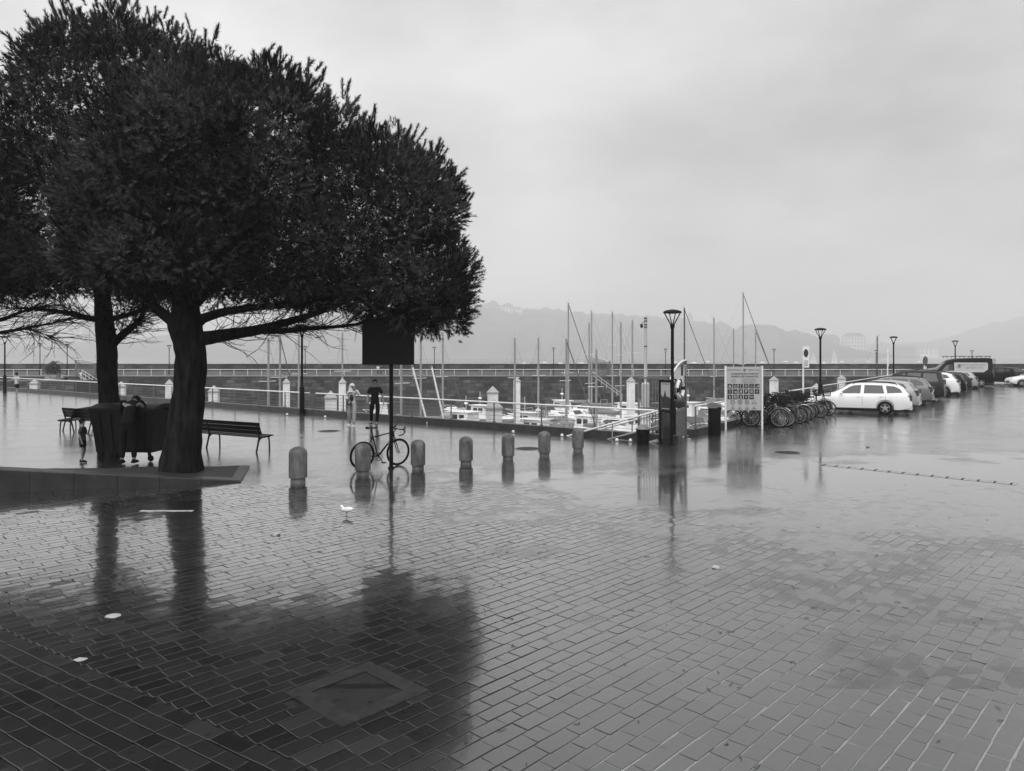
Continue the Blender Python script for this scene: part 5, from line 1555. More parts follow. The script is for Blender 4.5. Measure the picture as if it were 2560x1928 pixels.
person('person in dark top bending into the waste container, seen from behind', adp, R(8), 1.88,
    dict(pel=(0, -.06, .96), waist=(0, .0, 1.12), chest=(0, .12, 1.34), neck=(0, .30, 1.48), jaw=(0, .42, 1.46), crown=(0, .52, 1.50), shL=(-.19, .20, 1.42), shR=(.19, .20, 1.42), elL=(-.29, .34, 1.20), wrL=(-.22, .48, 1.32), haL=(-.21, .55, 1.36), elR=(.29, .34, 1.20), wrR=(.22, .48, 1.32), haR=(.21, .55, 1.36), hiL=(-.10, -.06, .91), hiR=(.10, -.06, .91), knL=(-.12, -.02, .50), knR=(.12, .0, .50), anL=(-.13, -.06, .09), anR=(.13, -.04, .09), toL=(-.15, .1, .035), toR=(.15, .12, .035), face=(0, .7, -.7)),
    M['darkcloth'], M['darkcloth'], 2, M['darkcloth'], M['hair'], bulk=1.2)
chp = Vector((X(206, 18.7), 18.7, 0))
person('child with dark curly hair, grey shirt and dark shorts beside the waste container', chp, R(-78), 1.12,
    dict(knL=(-.10, .05, .50), anL=(-.11, -.06, .09), knR=(.10, .03, .50), anR=(.11, .02, .09), toR=(.12, .18, .035), elL=(-.24, .06, 1.16), wrL=(-.20, .22, 1.08), haL=(-.19, .29, 1.06)),
    M['greycloth'], M['darkcloth'], 1.0, M['darkcloth'], M['hair'], 'curly', shorts=True, bulk=1.15)

# small white bird and litter on the paving
bp2 = G(866, 1291)
gu = empty('bird', bp2, R(172), 'small white gull standing on the wet paving in front of the bollards', 'bird')
b = MB()
prof = [(-.115, .004, .125), (-.09, .016, .122), (-.05, .034, .112), (0, .045, .105), (.04, .040, .112), (.062, .028, .132), (.072, .022, .152), (.085, .024, .168), (.10, .018, .172), (.112, .006, .168)]
b.tube([(x, 0, z) for x, r_, z in prof], [r_ for x, r_, z in prof], 12); b.build('body', M['palehair'], gu, smooth=80)
for s in (-1, 1):
    b = MB(); b.ball((-.03, s * .036, .118), (.085, .012, .032), 12, 8); b.build('wing', M['whitecloth'], gu)
    b = MB(); b.tube([(.0, s * .018, .075), (-.004, s * .018, .035), (.004, s * .018, .003)], .0035, 5); b.bar((.0, s * .018, .003), (.03, s * .022, .003), .02, .004); b.build('leg', M['greymetal'], gu)
    b = MB(); b.ball((.095, s * .018, .175), .004, 6, 5); b.build('eye', M['ink'], gu)
b = MB(); b.tube([(.108, 0, .168), (.135, 0, .162)], [.007, .002], 6); b.build('beak', M['greymetal'], gu)
def crumple(loc, s, label, flat=.5, seed=1, name='litter'):
    rq = random.Random(seed); b = MB(); b.ball((0, 0, 0), 1, 12, 8)
    vs = []
    for v in b.v:
        v = Vector(v); n_ = noise.noise(v * 1.9 + Vector((seed, 0, 0))) + .5 * noise.noise(v * 4 + Vector((0, seed, 0)))
        v = v * (1 + .45 * n_); vs.append((v.x * s, v.y * s * .8, max(-.0, v.z * s * flat + s * flat * .5)))
    b.v = vs; o = b.build(name, M['paper'], smooth=20); o.location = loc; tag(o, label, 'litter')
    return o
crumple(G(688, 1337), .085, 'crumpled white paper on the wet paving left of the gull', .3, 3, 'crumpled_paper')
crumple(G(1790, 1421), .05, 'small crumpled white paper right of the lamp reflection', .5, 5, 'crumpled_paper')
crumple(G(1658, 1103), .07, 'white rubbish lying at the foot of the poster stand', .6, 8, 'crumpled_paper')
crumple(G(1722, 1099), .07, 'white scrap on the ground right of the lamp base', .4, 9, 'crumpled_paper')
crumple(G(2170, 1118), .05, 'small dark-edged scrap on the open plaza before the white car', .8, 12, 'crumpled_paper')
crumple(G(283, 1541), .08, 'flat folded white paper on the paving near the trunk reflection', .12, 14, 'folded_paper')
crumple(G(200, 1650), .055, 'flattened pale scrap on the dark paving at the lower left', .10, 17, 'folded_paper')
rq = random.Random(9)
for i, (px, py) in enumerate(((718, 1035), (813, 1041), (1069, 1056), (1172, 1063), (1283, 1079), (1405, 1088), (1542, 1100), (1576, 1101))):
    g_ = empty('ground_light', G(px, py + 4), 0, f'small white dome light on the ground at the railing kerb, {ORD[i]} from the left', 'ground light', 'dome lights along the kerb')
    b = MB(); b.lathe([(.05, .02), (.055, .03), (.05, .07), (.03, .095), (.008, .105)], 12); b.build('dome', M['white'], g_)
    b = MB(); b.lathe([(.065, 0), (.065, .022)], 12); b.build('base', M['greymetal'], g_)
for i, (px, py, lb) in enumerate(((823, 1078, 'round dark drain cover left of the walking woman'), (1320, 1122, 'round dark drain cover behind the bollard row'), (1968, 1132, 'round dark drain cover on the open plaza before the bikes'))):
    d_c = empty('drain_cover', G(px, py), 0, lb, 'drain cover')
    b = MB(); b.lathe([(.42, 0), (.42, .006)], 28); b.build('ring', M['greymetal'], d_c)
    b = MB(); b.lathe([(.34, .004), (.34, .010)], 28); b.build('lid', M['black'], d_c)
# fallen pine needles and twigs on the paving
b = MB(); rq = random.Random(21)
for i in range(420):
    d = rq.uniform(4.6, 13); x = rq.uniform(-.7, .7) * d; a = rq.uniform(0, math.pi); ln = rq.uniform(.02, .09)
    if i % 3: x = rq.uniform(-.6, .05) * d
    c = Vector((x, d, .008)); u = Vector((math.cos(a), math.sin(a), 0)); v = Vector((-u.y, u.x, 0)) * rq.gauss(0, .012)
    b.tube([c - u * ln / 2, c + v, c + u * ln / 2], [.0022, .0026, .0016], 3, cap=False)
b.build('fallen_needles', M['bark'], kind='stuff')
tag(bpy.data.objects['fallen_needles'], 'brown pine needles and twigs scattered over the near paving', 'needles')
# ------------------------------------------------------------------ boats in the harbour
def hull_mb(L_, B, H_):
    b = MB(); n = 14; vs = []; fs = []
    for i in range(n + 1):
        t = i / n; x = (t - .5) * L_
        hb = B / 2 * (lerp(.78, 1, min(1, t / .4)) if t < .4 else (1 - ((t - .4) / .6) ** 2.3)); hb = max(hb, .015)
        z = H_ * (.82 + .30 * t * t)
        xx = x + (.06 * L_ * t ** 4)
        vs += [(x, 0, -.3), (x, -hb * .72, -.12), (x * 1.0, -hb * .93, z * .35), (xx, -hb, z), (xx, 0, z + .03), (xx, hb, z), (x, hb * .93, z * .35), (x, hb * .72, -.12)]
    for i in range(n):
        for k in range(8): fs.append((i * 8 + k, i * 8 + (k + 1) % 8, (i + 1) * 8 + (k + 1) % 8, (i + 1) * 8 + k))
    fs += [tuple(range(7, -1, -1)), tuple(n * 8 + k for k in range(8))]
    return b.add(vs, fs)
def cabin_mb(x0, x1, w0, w1, z0, h, rake=.35):
    b = MB()
    lo = [(x0, -w0 / 2, z0), (x1, -w1 / 2, z0), (x1, w1 / 2, z0), (x0, w0 / 2, z0)]
    hi = [(x0 + rake * .3, -w0 * .42, z0 + h), (x1 - rake, -w1 * .40, z0 + h * .9), (x1 - rake, w1 * .40, z0 + h * .9), (x0 + rake * .3, w0 * .42, z0 + h)]
    return b.add(lo + hi, [(0, 1, 5, 4), (1, 2, 6, 5), (2, 3, 7, 6), (3, 0, 4, 7), (4, 5, 6, 7)])
def sailboat(label, px, ytop, d, head, dark=False, furl=False, hullm=None, cover=True, L_=None):
    mz = Zp(ytop, d) - WZ
    L_ = L_ or max(6.2, min(11.5, mz / 1.28)); B = L_ * .31; H_ = .55 + L_ * .05
    u = Vector((head[0], head[1], 0)).normalized()
    mx = L_ * .08
    p = Vector((X(px, d), d, WZ)) - u * mx
    root = empty('sailing_boat', p, math.atan2(u.y, u.x), label, 'sailing boat', 'sailing boats moored in the harbour')
    hull_mb(L_, B, H_).build('hull', hullm or M['white'], root, smooth=40)
    cb = cabin_mb(-L_ * .12, L_ * .27, B * .72, B * .42, H_ * .9, .55).build('cabin', M['white'], root, smooth=0)
    for s in (-1, 1):
        b = MB(); b.bar((-L_ * .06, s * B * .325, H_ * .9 + .3), (L_ * .14, s * B * .245, H_ * .9 + .3), .02, .14); b.build('window', M['glass'], cb, smooth=0)
    mm = M['darkmast'] if dark else M['alu']
    b = MB(); b.tube([(mx, 0, H_ * .8), (mx, 0, mz)], [.11, .085], 8); ma = b.build('mast', mm, root)
    for fz in ((.62,) if mz < 11 else (.42, .70)):
        b = MB(); b.tube([(mx - .12, -B * .36, mz * fz + .02), (mx, 0, mz * fz), (mx - .12, B * .36, mz * fz + .02)], .028, 5); b.build('spreader', M['rail'], ma)
    b = MB(); b.tube([(mx, 0, mz), (mx - .3, 0, mz + .12), (mx - .42, 0, mz + .12)], .016, 4); b.tube([(mx, 0, mz), (mx, 0, mz + .55)], .008, 4); b.build('wind_vane', mm, ma)
    bz = H_ + .75
    b = MB(); b.tube([(mx, 0, bz), (-L_ * .36, 0, bz - .05)], .06, 7); b.build('boom', mm, root)
    if cover:
        b = MB(); b.tube([(mx - .05, 0, bz + .28), (mx - .5, 0, bz + .16), (-L_ * .2, 0, bz + .12), (-L_ * .34, 0, bz + .06)], [.12, .17, .15, .07], 8, flat=1.3); b.build('sail_cover', M['canvas'], root)
    b = MB(); b.tube([(mx, 0, mz - .15), (L_ * .54, 0, H_ * 1.12)], .045 if furl else .010, 5); b.build('forestay', M['darkmast'] if furl else M['greymetal'], root)
    b = MB(); b.tube([(mx, 0, mz - .05), (-L_ * .5, 0, H_ * .85)], .005, 4); b.build('backstay', M['greymetal'], root)
    for s in (-1, 1):
        fz = .62 if mz < 11 else .70
        b = MB(); b.tube([(mx, 0, mz - .2), (mx - .12, s * B * .36, mz * fz), (mx - .1, s * B * .46, H_ * .9)], .005, 4); b.build('shroud', M['greymetal'], root)
    b = MB()
    for s in (-1, 1): b.tube([(L_ * .55, 0, H_ * 1.1 + .6), (L_ * .40, s * B * .20, H_ * 1.05 + .6), (L_ * .40, s * B * .20, H_ * 1.0)], .016, 5)
    b.tube([(-L_ * .48, -B * .36, H_ * .8), (-L_ * .48, -B * .36, H_ * .8 + .65), (-L_ * .48, B * .36, H_ * .8 + .65), (-L_ * .48, B * .36, H_ * .8)], .016, 5)
    b.build('guard_rail', M['rail'], root)
    for s in (-1, 1):
        b = MB(); b.ball((0, s * (B * .52), H_ * .4), (.11, .11, .28), 8, 6); b.build('fender', M['white'], root)
    return root
E1 = (.785, -.62); E2 = (-.6, .8); E3 = (.3, -.95); E4 = (-.785, .62)
for a in [(671, 847, 60, E1, 0, 0, 'sailing boat with thin pale mast at the left, left of the leaning dark stay'), (700, 838, 63, E1, 0, 1, 'sailing boat with dark furled forestay left of the railing lamp post'),
          (747, 838, 70, E4, 0, 0, 'sailing boat with pale mast directly behind the railing lamp post'), (856, 832, 73, E2, 0, 0, 'sailing boat with pale mast left of the walking woman'),
          (1003, 850, 58, E4, 0, 0, 'sailing boat with mast just right of the dark sign pole'), (1052, 846, 65, E1, 0, 0, 'sailing boat with mast below the right tip of the pine crown'),
          (1107, 848, 69, E1, 0, 0, 'sailing boat with thin mast right of the pine crown'), (1287, 846, 66, E1, 0, 0, 'short-masted sailing boat, leftmost of the open group'),
          (1346, 846, 71, E2, 0, 0, 'short-masted sailing boat, second of the open group'), (1416, 847, 61, E1, 0, 1, 'short-masted sailing boat with radar bracket beside the tall mast'),
          (1421, 757, 84, E1, 0, 1, 'tall sailing boat with thick dark furled forestay, tallest left of the lamp'), (1473, 808, 80, E4, 0, 0, 'sailing boat with slim mast crowded against a thicker mast'),
          (1479, 778, 92, E1, 0, 0, 'sailing boat with thick pale mast, right of the tall furled one'), (1491, 874, 62, E3, 0, 0, 'small boat with a short thin mast among the tall ones'),
          (1531, 780, 86, E1, 0, 0, 'sailing boat with straight pale mast in the middle of the group'), (1552, 806, 75, E1, 0, 0, 'sailing boat with pale slanting stay left of the signal mast'),
          (1581, 801, 78, E2, 0, 0, 'sailing boat with vane-topped mast next to the signal mast'), (1711, 770, 88, E1, 1, 1, 'sailing boat with dark mast right of the black lamp post'),
          (1785, 795, 90, E1, 0, 0, 'sailing boat with pale mast left of the notice board'), (1858, 732, 95, E1, 0, 1, 'sailing boat with the tallest mast, above the notice board'),
          (1834, 822, 104, E4, 0, 0, 'far sailing boat with mast left of the tallest one'), (1889, 826, 106, E1, 0, 1, 'far sailing boat with dark forestay right of the tallest mast'),
          (2193, 841, 112, E4, 1, 0, 'far sailing boat with thin dark mast between the two right lamps')]:
    sailboat(a[6], a[0], a[1], a[2], a[3], dark=bool(a[4]), furl=bool(a[5]), hullm=M['darkhull'] if a[0] in (1052, 1477, 1711) else (M['greyhull'] if a[0] in (747, 1552) else None))
def motorboat(label, px, d, head, L_=6.0, kind=0, hullm=None):
    u = Vector((head[0], head[1], 0)).normalized(); B = L_ * .36; H_ = .62 + L_ * .05
    root = empty('motor_boat', Vector((X(px, d), d, WZ)), math.atan2(u.y, u.x), label, 'motor boat', 'motor boats moored in the harbour')
    hull_mb(L_, B, H_).build('hull', hullm or M['white'], root, smooth=40)
    b = MB(); b.tube([(-L_ * .5, -B * .40, H_ * .84), (0, -B * .51, H_ * .93), (L_ * .35, -B * .33, H_ * 1.05), (L_ * .54, 0, H_ * 1.14), (L_ * .35, B * .33, H_ * 1.05), (0, B * .51, H_ * .93), (-L_ * .5, B * .40, H_ * .84)], .05, 6); b.build('rubbing_strake', M['greymetal'], root)
    if kind == 0:      # wheelhouse
        cb = cabin_mb(-L_ * .12, L_ * .20, B * .66, B * .58, H_ * .9, 1.55, .3).build('wheelhouse', M['white'], root, smooth=0)
        for s in (-1, 1):
            for q in range(2):
                b = MB(); x = -L_ * .06 + q * L_ * .11; b.bar((x, s * B * .285, H_ * .9 + 1.05), (x + L_ * .08, s * B * .278, H_ * .9 + 1.05), .03, .42); b.build('window', M['glass'], cb, smooth=0)
        b = MB(); b.box((L_ * .03, 0, H_ * .9 + 1.53), (L_ * .36, B * .66, .07)); b.build('roof', M['white'], cb, smooth=0)
        b = MB(); b.tube([(0, 0, H_ * .9 + 1.5), (0, 0, H_ * .9 + 3.0)], .025, 5); b.ball((0, 0, H_ * .9 + 2.3), (.22, .22, .1)); b.build('radar_mast', M['white'], root)
    elif kind == 1:    # canvas cover
        cabin_mb(-L_ * .42, L_ * .25, B * .8, B * .4, H_ * .85, .75, .9).build('canvas_cover', M['canvas'], root, smooth=0)
        b = MB(); b.tube([(-L_ * .3, -B * .36, H_ * .8), (-L_ * .28, -B * .3, H_ + 1.2), (-L_ * .28, B * .3, H_ + 1.2), (-L_ * .3, B * .36, H_ * .8)], .02, 5); b.build('arch', M['rail'], root)
    else:              # low sports cruiser
        cb = cabin_mb(-L_ * .05, L_ * .42, B * .72, B * .25, H_ * .9, .5, .6).build('cuddy', M['white'], root, smooth=0)
        b = MB(); b.add([(-L_ * .02, -B * .36, H_ * .9 + .45), (-L_ * .02, B * .36, H_ * .9 + .45), (-L_ * .10, B * .32, H_ * .9 + .95), (-L_ * .10, -B * .32, H_ * .9 + .95)], [(0, 1, 2, 3)]); b.build('windscreen', M['glass'], cb, smooth=0)
        b = MB(); b.box((-L_ * .25, 0, H_ * .8), (L_ * .3, B * .55, .25)); b.build('cockpit_seat', M['greyhull'], root, smooth=0)
    b = MB(); b.box((-L_ * .53, 0, H_ * .6), (.3, .36, .75)); b.box((-L_ * .55, 0, H_ * .6 + .5), (.45, .38, .35)); b.build('outboard_engine', M['trim'] if kind else M['greyhull'], root, smooth=0)
    b = MB()
    for s in (-1, 1): b.tube([(L_ * .54, 0, H_ * 1.1 + .5), (L_ * .3, s * B * .34, H_ * 1.0 + .5), (L_ * .12, s * B * .46, H_ * .95)], .018, 5)
    b.build('bow_rail', M['rail'], root)
    return root
for i, a in enumerate([(905, 76, E1, 6.5, 2, 0, 'white motor boat behind the legs of the walking man'), (968, 70, E1, 7.5, 2, 0, 'long white motor boat with sloping foredeck left of the sign pole'), (1018, 66, E1, 7.0, 2, 1, 'dark-hulled motor boat right of the sign pole'),
          (1135, 74, E3, 7.0, 1, 0, 'white motor boat under a canvas cover left of the white pile'), (1200, 80, E1, 6.5, 0, 0, 'white wheelhouse boat behind the two white piles'), (1262, 78, E1, 7.5, 2, 0, 'white motor boat just right of the two piles'),
          (1322, 84, E4, 6.5, 1, 0, 'canvas-covered boat between the short masts'), (1312, 70, E1, 6.0, 0, 0, 'low white wheelhouse boat nearest the railing in the middle'), (1390, 74, E1, 7.0, 1, 1, 'dark boat with arched cover behind the bollards'),
          (1405, 88, E3, 7.5, 0, 0, 'white cabin boat with radar ball in the far row'), (1452, 80, E1, 6.0, 2, 0, 'white motor boat below the thick pale mast'), (1510, 84, E4, 6.5, 1, 1, 'dark-hulled covered boat below the gangway rail'),
          (1572, 82, E1, 8.5, 0, 0, 'large white fishing boat with tall wheelhouse above the gangway'), (1530, 68, E1, 6.0, 2, 0, 'white boat seen through the gangway rails'), (1640, 74, E1, 6.0, 2, 0, 'white boat behind the poster stand'),
          (1752, 62, E1, 7.0, 2, 0, 'white motor boat left of the tall litter bin'), (1765, 84, E4, 7.0, 1, 0, 'covered boat in the far row behind the tall litter bin'), (1830, 76, E2, 6.5, 2, 0, 'white boat seen under the notice board'), (1150, 92, E4, 6.0, 2, 0, 'small white boat in the far row right of the pine crown')]):
    motorboat(a[6], a[0], a[1], a[2], a[3], a[4], M['darkhull'] if a[5] else None)
rb2 = random.Random(15)
fill = [(905, 64), (950, 84), (1045, 76), (1095, 66), (1165, 70), (1215, 66), (1285, 64), (1345, 62), (1372, 84), (1430, 68), (1470, 66), (1495, 92), (1545, 92), (1600, 66), (1620, 88), (1700, 70), (1720, 84), (1800, 66), (1815, 90), (1870, 84), (1905, 72)]
where = ['low behind the walking woman', 'in the far row left of the dark sign pole', 'in the far row under the right leaning spar', 'under the tip of the pine crown by the rail', 'just left of the two white piles', 'between the two white piles and the rail', 'below the leftmost open mast', 'below the second open mast by the rail', 'in the far row behind the second open mast', 'at the foot of the tall furled mast', 'right of the tall furled mast near the rail', 'in the far row left of the straight middle mast', 'in the far row below the vane-topped mast', 'at the foot of the signal mast', 'in the far row right of the signal mast', 'behind the gangway gate glass', 'in the far row behind the gate', 'low beside the tall litter bin', 'in the far row left of the notice board', 'in the far row behind the notice board', 'low behind the right notice board post']
for i, (px, d) in enumerate(fill):
    k = (i * 2 + 1) % 3
    motorboat(('tarpaulin-covered boat ', 'low open boat ', 'small wheelhouse boat ')[(1, 2, 0)[k] - 1] + where[i], px, d, (E1, E4, E3)[i % 3], rb2.uniform(5.5, 8.0), k, None if i % 4 else M['greyhull'])
# leaning pale spars (derricks) of two boats near the left
for (x0, y0, x1, y1, d, lb) in ((1031, 916, 1066, 1050, 60, 'pale leaning spar right of the sign pole'), (1079, 916, 1106, 1035, 62, 'pale leaning spar below the pine crown tip')):
    a, c = P(x0, y0, d), P(x1, y1, d)
    r_ = empty('leaning_spar', c, 0, lb, 'spar')
    b = MB(); b.tube([a - c, Vector((0, 0, 0)), (c - a) * .25], .075, 8); b.build('pole', M['rail'], r_)
    b = MB(); b.ball(a - c, .11, 8, 6); b.build('end_fitting', M['greymetal'], r_)
# signal mast with dark bands
r_ = empty('signal_mast', Vector((X(1614, 70), 70, WZ)), 0, 'pale signal mast with dark bands and a lamp rising from a white pile', 'mast')
h = Zp(792, 70) - WZ
b = MB(); b.lathe([(.42, -.4), (.42, Zp(960, 70) - WZ), (.16, Zp(955, 70) - WZ), (.14, h)], 14); b.build('column', M['road'], r_)
for y in (796, 803, 812, 818, 866):
    b = MB(); z = Zp(y, 70) - WZ; b.lathe([(.16, z - .07), (.16, z + .05)], 14); b.build('dark_band', M['ink'], r_)
b = MB(); z = Zp(815, 70) - WZ; b.tube([(0, 0, z + .3), (-.35, -.1, z + .3)], .03, 6); b.ball((-.4, -.1, z), (.14, .14, .22)); b.build('lamp', M['trim'], r_)
# guide piles
def pile():
    root = empty('mooring_pile', (0, 0, 0), 0, '', 'pile')
    b = MB(); b.box((0, 0, -2.35), (.58, .58, 5.6)); b.build('shaft', M['pilewhite'], root, smooth=0)
    b = MB(); b.add([(-.33, -.33, .45), (.33, -.33, .45), (.33, .33, .45), (-.33, .33, .45), (-.33, -.33, .53), (.33, -.33, .53), (.33, .33, .53), (-.33, .33, .53), (0, 0, .93)], [(3, 2, 1, 0), (0, 1, 5, 4), (1, 2, 6, 5), (2, 3, 7, 6), (3, 0, 4, 7), (4, 5, 8), (5, 6, 8), (6, 7, 8), (7, 4, 8)]); b.build('pointed_cap', M['pilecap'], root, smooth=0)
    b = MB(); b.box((-.18, -.32, -1.2), (.16, .06, 1.6)); b.build('guide_plate', M['white'], root, smooth=0)
    return root
pp_ = pile()
for i, (px, ty, lb) in enumerate([(87, 947, 'white pointed pile right of the jogger'), (303, 953, 'white pointed pile beside the slender pine trunk'), (423, 948, 'white pointed pile just left of the thick pine trunk'), (535, 963, 'white pointed pile right of the thick pine trunk'),
        (716, 945, 'white pointed pile left of the railing lamp post'), (827, 976, 'broad white pile left of the walking woman'), (856, 945, 'white pile with a mast behind the walking woman'), (1232, 965, 'taller white pile with grey cap behind the bollards'), (1235, 997, 'lower nearer white pile in front of the taller one'),
        (1292, 942, 'far white pile behind the leftmost open mast'), (1577, 942, 'far white pile left of the signal mast'), (1935, 940, 'white pile right of the notice board'), (2041, 958, 'white pile beside the lamp post behind the bikes'), (2104, 937, 'white pile above the bonnet of the white estate car')]):
    d = (CAMH - .75) * FPX / (ty - HY)
    place(pp_, i == 0, Vector((X(px, d), d, -.18)), R(8 + 7 * (i % 3)), lb, 'white mooring piles')
# pontoons
for i, (p0, ln, lb) in enumerate(((Vector((-7, 62, WZ)), 60, 'long grey floating pontoon between the boats'), (Vector((-22, 74, WZ)), 40, 'grey floating pontoon on the left of the basin'))):
    po = empty('pontoon', p0, math.atan2(.45, .9), lb, 'pontoon')
    b = MB(); b.box((ln / 2, 0, .35), (ln, 2.0, .18)); b.build('deck', M['road'], po, smooth=0)
    for k in range(int(ln / 5)): b = MB(); b.box((k * 5 + 2, 0, .02), (2.4, 1.7, .5)); b.build('float', M['greyhull'], po, smooth=0)

# ------------------------------------------------------------------ far quay (breakwater)
def wall_mat():
    m = bpy.data.materials.new('quay_masonry'); m.use_nodes = True
    nt = m.node_tree; b = nt.nodes['Principled BSDF']; N = nt.nodes.new; L = nt.links.new
    geo = N('ShaderNodeNewGeometry'); sp = N('ShaderNodeSeparateXYZ'); L(geo.outputs['Position'], sp.inputs[0])
    cb = N('ShaderNodeCombineXYZ'); L(sp.outputs[0], cb.inputs[0]); L(sp.outputs[2], cb.inputs[1])
    br = N('ShaderNodeTexBrick'); br.inputs['Scale'].default_value = 1; br.inputs['Brick Width'].default_value = 1.3; br.inputs['Row Height'].default_value = .55; br.inputs['Mortar Size'].default_value = .035; br.inputs['Bias'].default_value = -.2
    br.inputs['Color1'].default_value = (.022, .022, .022, 1); br.inputs['Color2'].default_value = (.10, .10, .10, 1); br.inputs['Mortar'].default_value = (.02, .02, .02, 1)
    L(cb.outputs[0], br.inputs['Vector'])
    n = N('ShaderNodeTexNoise'); n.inputs['Scale'].default_value = .22; n.inputs['Detail'].default_value = 9; n.inputs['Roughness'].default_value = .72; L(geo.outputs['Position'], n.inputs['Vector'])
    r = N('ShaderNodeMapRange'); r.inputs[1].default_value = .38; r.inputs[2].default_value = .62; r.inputs[3].default_value = .3; r.inputs[4].default_value = 1.7; L(n.outputs[0], r.inputs[0])
    mx = N('ShaderNodeVectorMath'); mx.operation = 'SCALE'; L(br.outputs[0], mx.inputs[0]); L(r.outputs[0], mx.inputs['Scale']); L(mx.outputs[0], b.inputs['Base Color'])
    b.inputs['Roughness'].default_value = .6
    bp = N('ShaderNodeBump'); bp.inputs['Strength'].default_value = .8; bp.inputs['Distance'].default_value = .05; bp.invert = True; L(br.outputs['Fac'], bp.inputs['Height']); L(bp.outputs[0], b.inputs['Normal'])
    return m
M['wallstone'] = wall_mat()
M['walk'] = mat('far_walkway', .16, .35, .5, var=.2, vscale=.3)
FD, FZ = 118.0, -.45
fq = empty('far_quay', (0, FD, FZ), 0, 'long dark masonry breakwater wall with walkway across the harbour', 'quay')
b = MB(); b.box((60, 6, -2.75), (440, 12, 5.1)); b.build('masonry_wall', M['wallstone'], fq, smooth=0)
b = MB(); b.box((60, 6, -.10), (440, 12.3, .20)); b.build('walkway', M['walk'], fq, smooth=0)
b = MB(); b.box((60, 9.0, .85), (440, .8, 1.7)); b.build('parapet', M['wallstone'], fq, smooth=0)
b = MB(); b.box((60, 9.0, 1.74), (440, 1.0, .10)); b.build('coping', M['wallstone'], fq, smooth=0)
b = MB(); b.box((60, 5.0, .25), (440, 2.2, .5)); b.build('raised_path', M['walk'], fq, smooth=0)
fr = empty('far_railing', (0, FD + .15, FZ), 0, 'white railing along the far breakwater walkway', 'railing')
b = MB(); b.tube([(-150, 0, .98), (200, 0, .98)], .05, 6); b.build('top_rail', M['rail'], fr)
for z in (.35, .66):
    b = MB(); b.tube([(-150, 0, z), (200, 0, z)], .012, 4); b.build('cable', M['greymetal'], fr)
b = MB(); b.box((0, 0, .48), (.06, .05, .98)); pst = None
for k in range(130):
    x = -95 + k * 2.2
    if pst is None: pst = b.build('post', M['rail'], fr, smooth=0); o = pst
    else: o = link('post', pst.data, fr)
    o.location = (x, 0, 0)
for i, (px, ty) in enumerate([(100, 858), (168, 860), (423, 863), (763, 865), (1086, 867), (1384, 869), (1664, 872), (1935, 872), (2190, 875), (2430, 876)]):
    d = 122.0
    o = copy_tree(lp); o.location = Vector((X(px, d), d, FZ)); o.rotation_euler = (0, 0, i)
    o['label'] = f'small far lamp post on the breakwater, {["first", "second", "third", "fourth", "fifth", "sixth", "seventh", "eighth", "ninth", "tenth"][i]} from the left'
    o['group'] = 'lamps on the far breakwater'; s_ = (Zp(ty, d) - FZ) / 4.17; o.scale = (s_, s_, s_)
# far gate wings with curved tops, steps and ramp
for (px, lb, fl) in ((1468, 'far curved gate wing on the breakwater between the masts', 1), (196, 'far curved pale shelter at the steps on the left of the breakwater', 1)):
    o = gate(Vector((X(px, FD - .2), FD - .2, FZ)), 0, lb)
    if px > 1000: o.scale = (2.2, 1.2, 1.15); o.location.x = X(1520, FD - .2); o.rotation_euler = (0, 0, R(180))
    else: o.scale = (2.6, 1.2, 1.0); o.location.x = X(248, FD); o.rotation_euler = (0, 0, R(180)); o.location.y = FD - .4
def ramp(px0, y0, px1, y1, lb):
    d = FD - 1.0; a, c = P(px0, y0, d), P(px1, y1, d)
    r0 = empty('far_gangway', a, 0, lb, 'gangway'); q = c - a
    for z in (0, -.5, -1.0):
        b = MB(); b.tube([(0, 0, z), q + Vector((0, 0, z))], .035, 6); b.build('rail', M['rail'] if z > -1 else M['alu'], r0)
    for k in range(7):
        b = MB(); s0 = q * (k / 6); b.bar(s0, s0 + Vector((0, 0, -1.0)), .05, .05); b.build('baluster', M['rail'], r0)
    b = MB(); b.add([Vector((0, 0, -1)), q + Vector((0, 0, -1)), q + Vector((0, -.9, -1)), Vector((0, -.9, -1))], [(0, 1, 2, 3)]); b.build('deck', M['road'], r0, smooth=0)
ramp(205, 925, 258, 958, 'white-railed steps going down from the left end of the breakwater')
ramp(1478, 928, 1555, 985, 'far gangway sloping down from the breakwater behind the masts')
# left landing in front of the breakwater
lq = empty('left_landing', (X(0, 108), 108, -1.0), 0, 'lower quay landing left of the steps under the breakwater', 'quay')
b = MB(); b.box((-30, 2, -2.4), (60 + 2 * (X(200, 108) - X(0, 108)), 7, 4.9)); b.build('masonry_wall', M['wallstone'], lq, smooth=0)
# people, planter and scooter on the far quay
def far_person(px, d, z, h, top, bottom, lb, yaw=180): 
    person(lb, Vector((X(px, d), d, z)), R(yaw), h, dict(knL=(-.09, .1, .5), anL=(-.09, .12, .09), toL=(-.1, .28, .04)), top, bottom, .6, M['palecloth'], M['hair'], fingers=False, sub=1)
far_person(945, FD + 1.5, FZ, 1.75, M['whitecloth'], M['greycloth'], 'distant walker in white top on the breakwater, left of a pair')
far_person(953, FD + 1.2, FZ, 1.68, M['darkcloth'], M['greycloth'], 'distant walker in dark top on the breakwater, right of a pair')
far_person(202, FD - 1.6, -1.35, 1.75, M['whitecloth'], M['palecloth'], 'distant person in white climbing the steps to the breakwater', 0)
plp = Vector((X(132, 108.5), 108.5, -.95))
pl_ = empty('planter', plp, 0, 'bushy plant in a large box on the left quay', 'planter')
b = MB(); b.box((0, 0, .45), (1.7, 1.2, .9)); b.build('box', M['greyhull'], pl_, smooth=0)
rq2 = np.random.default_rng(3); n_ = 420
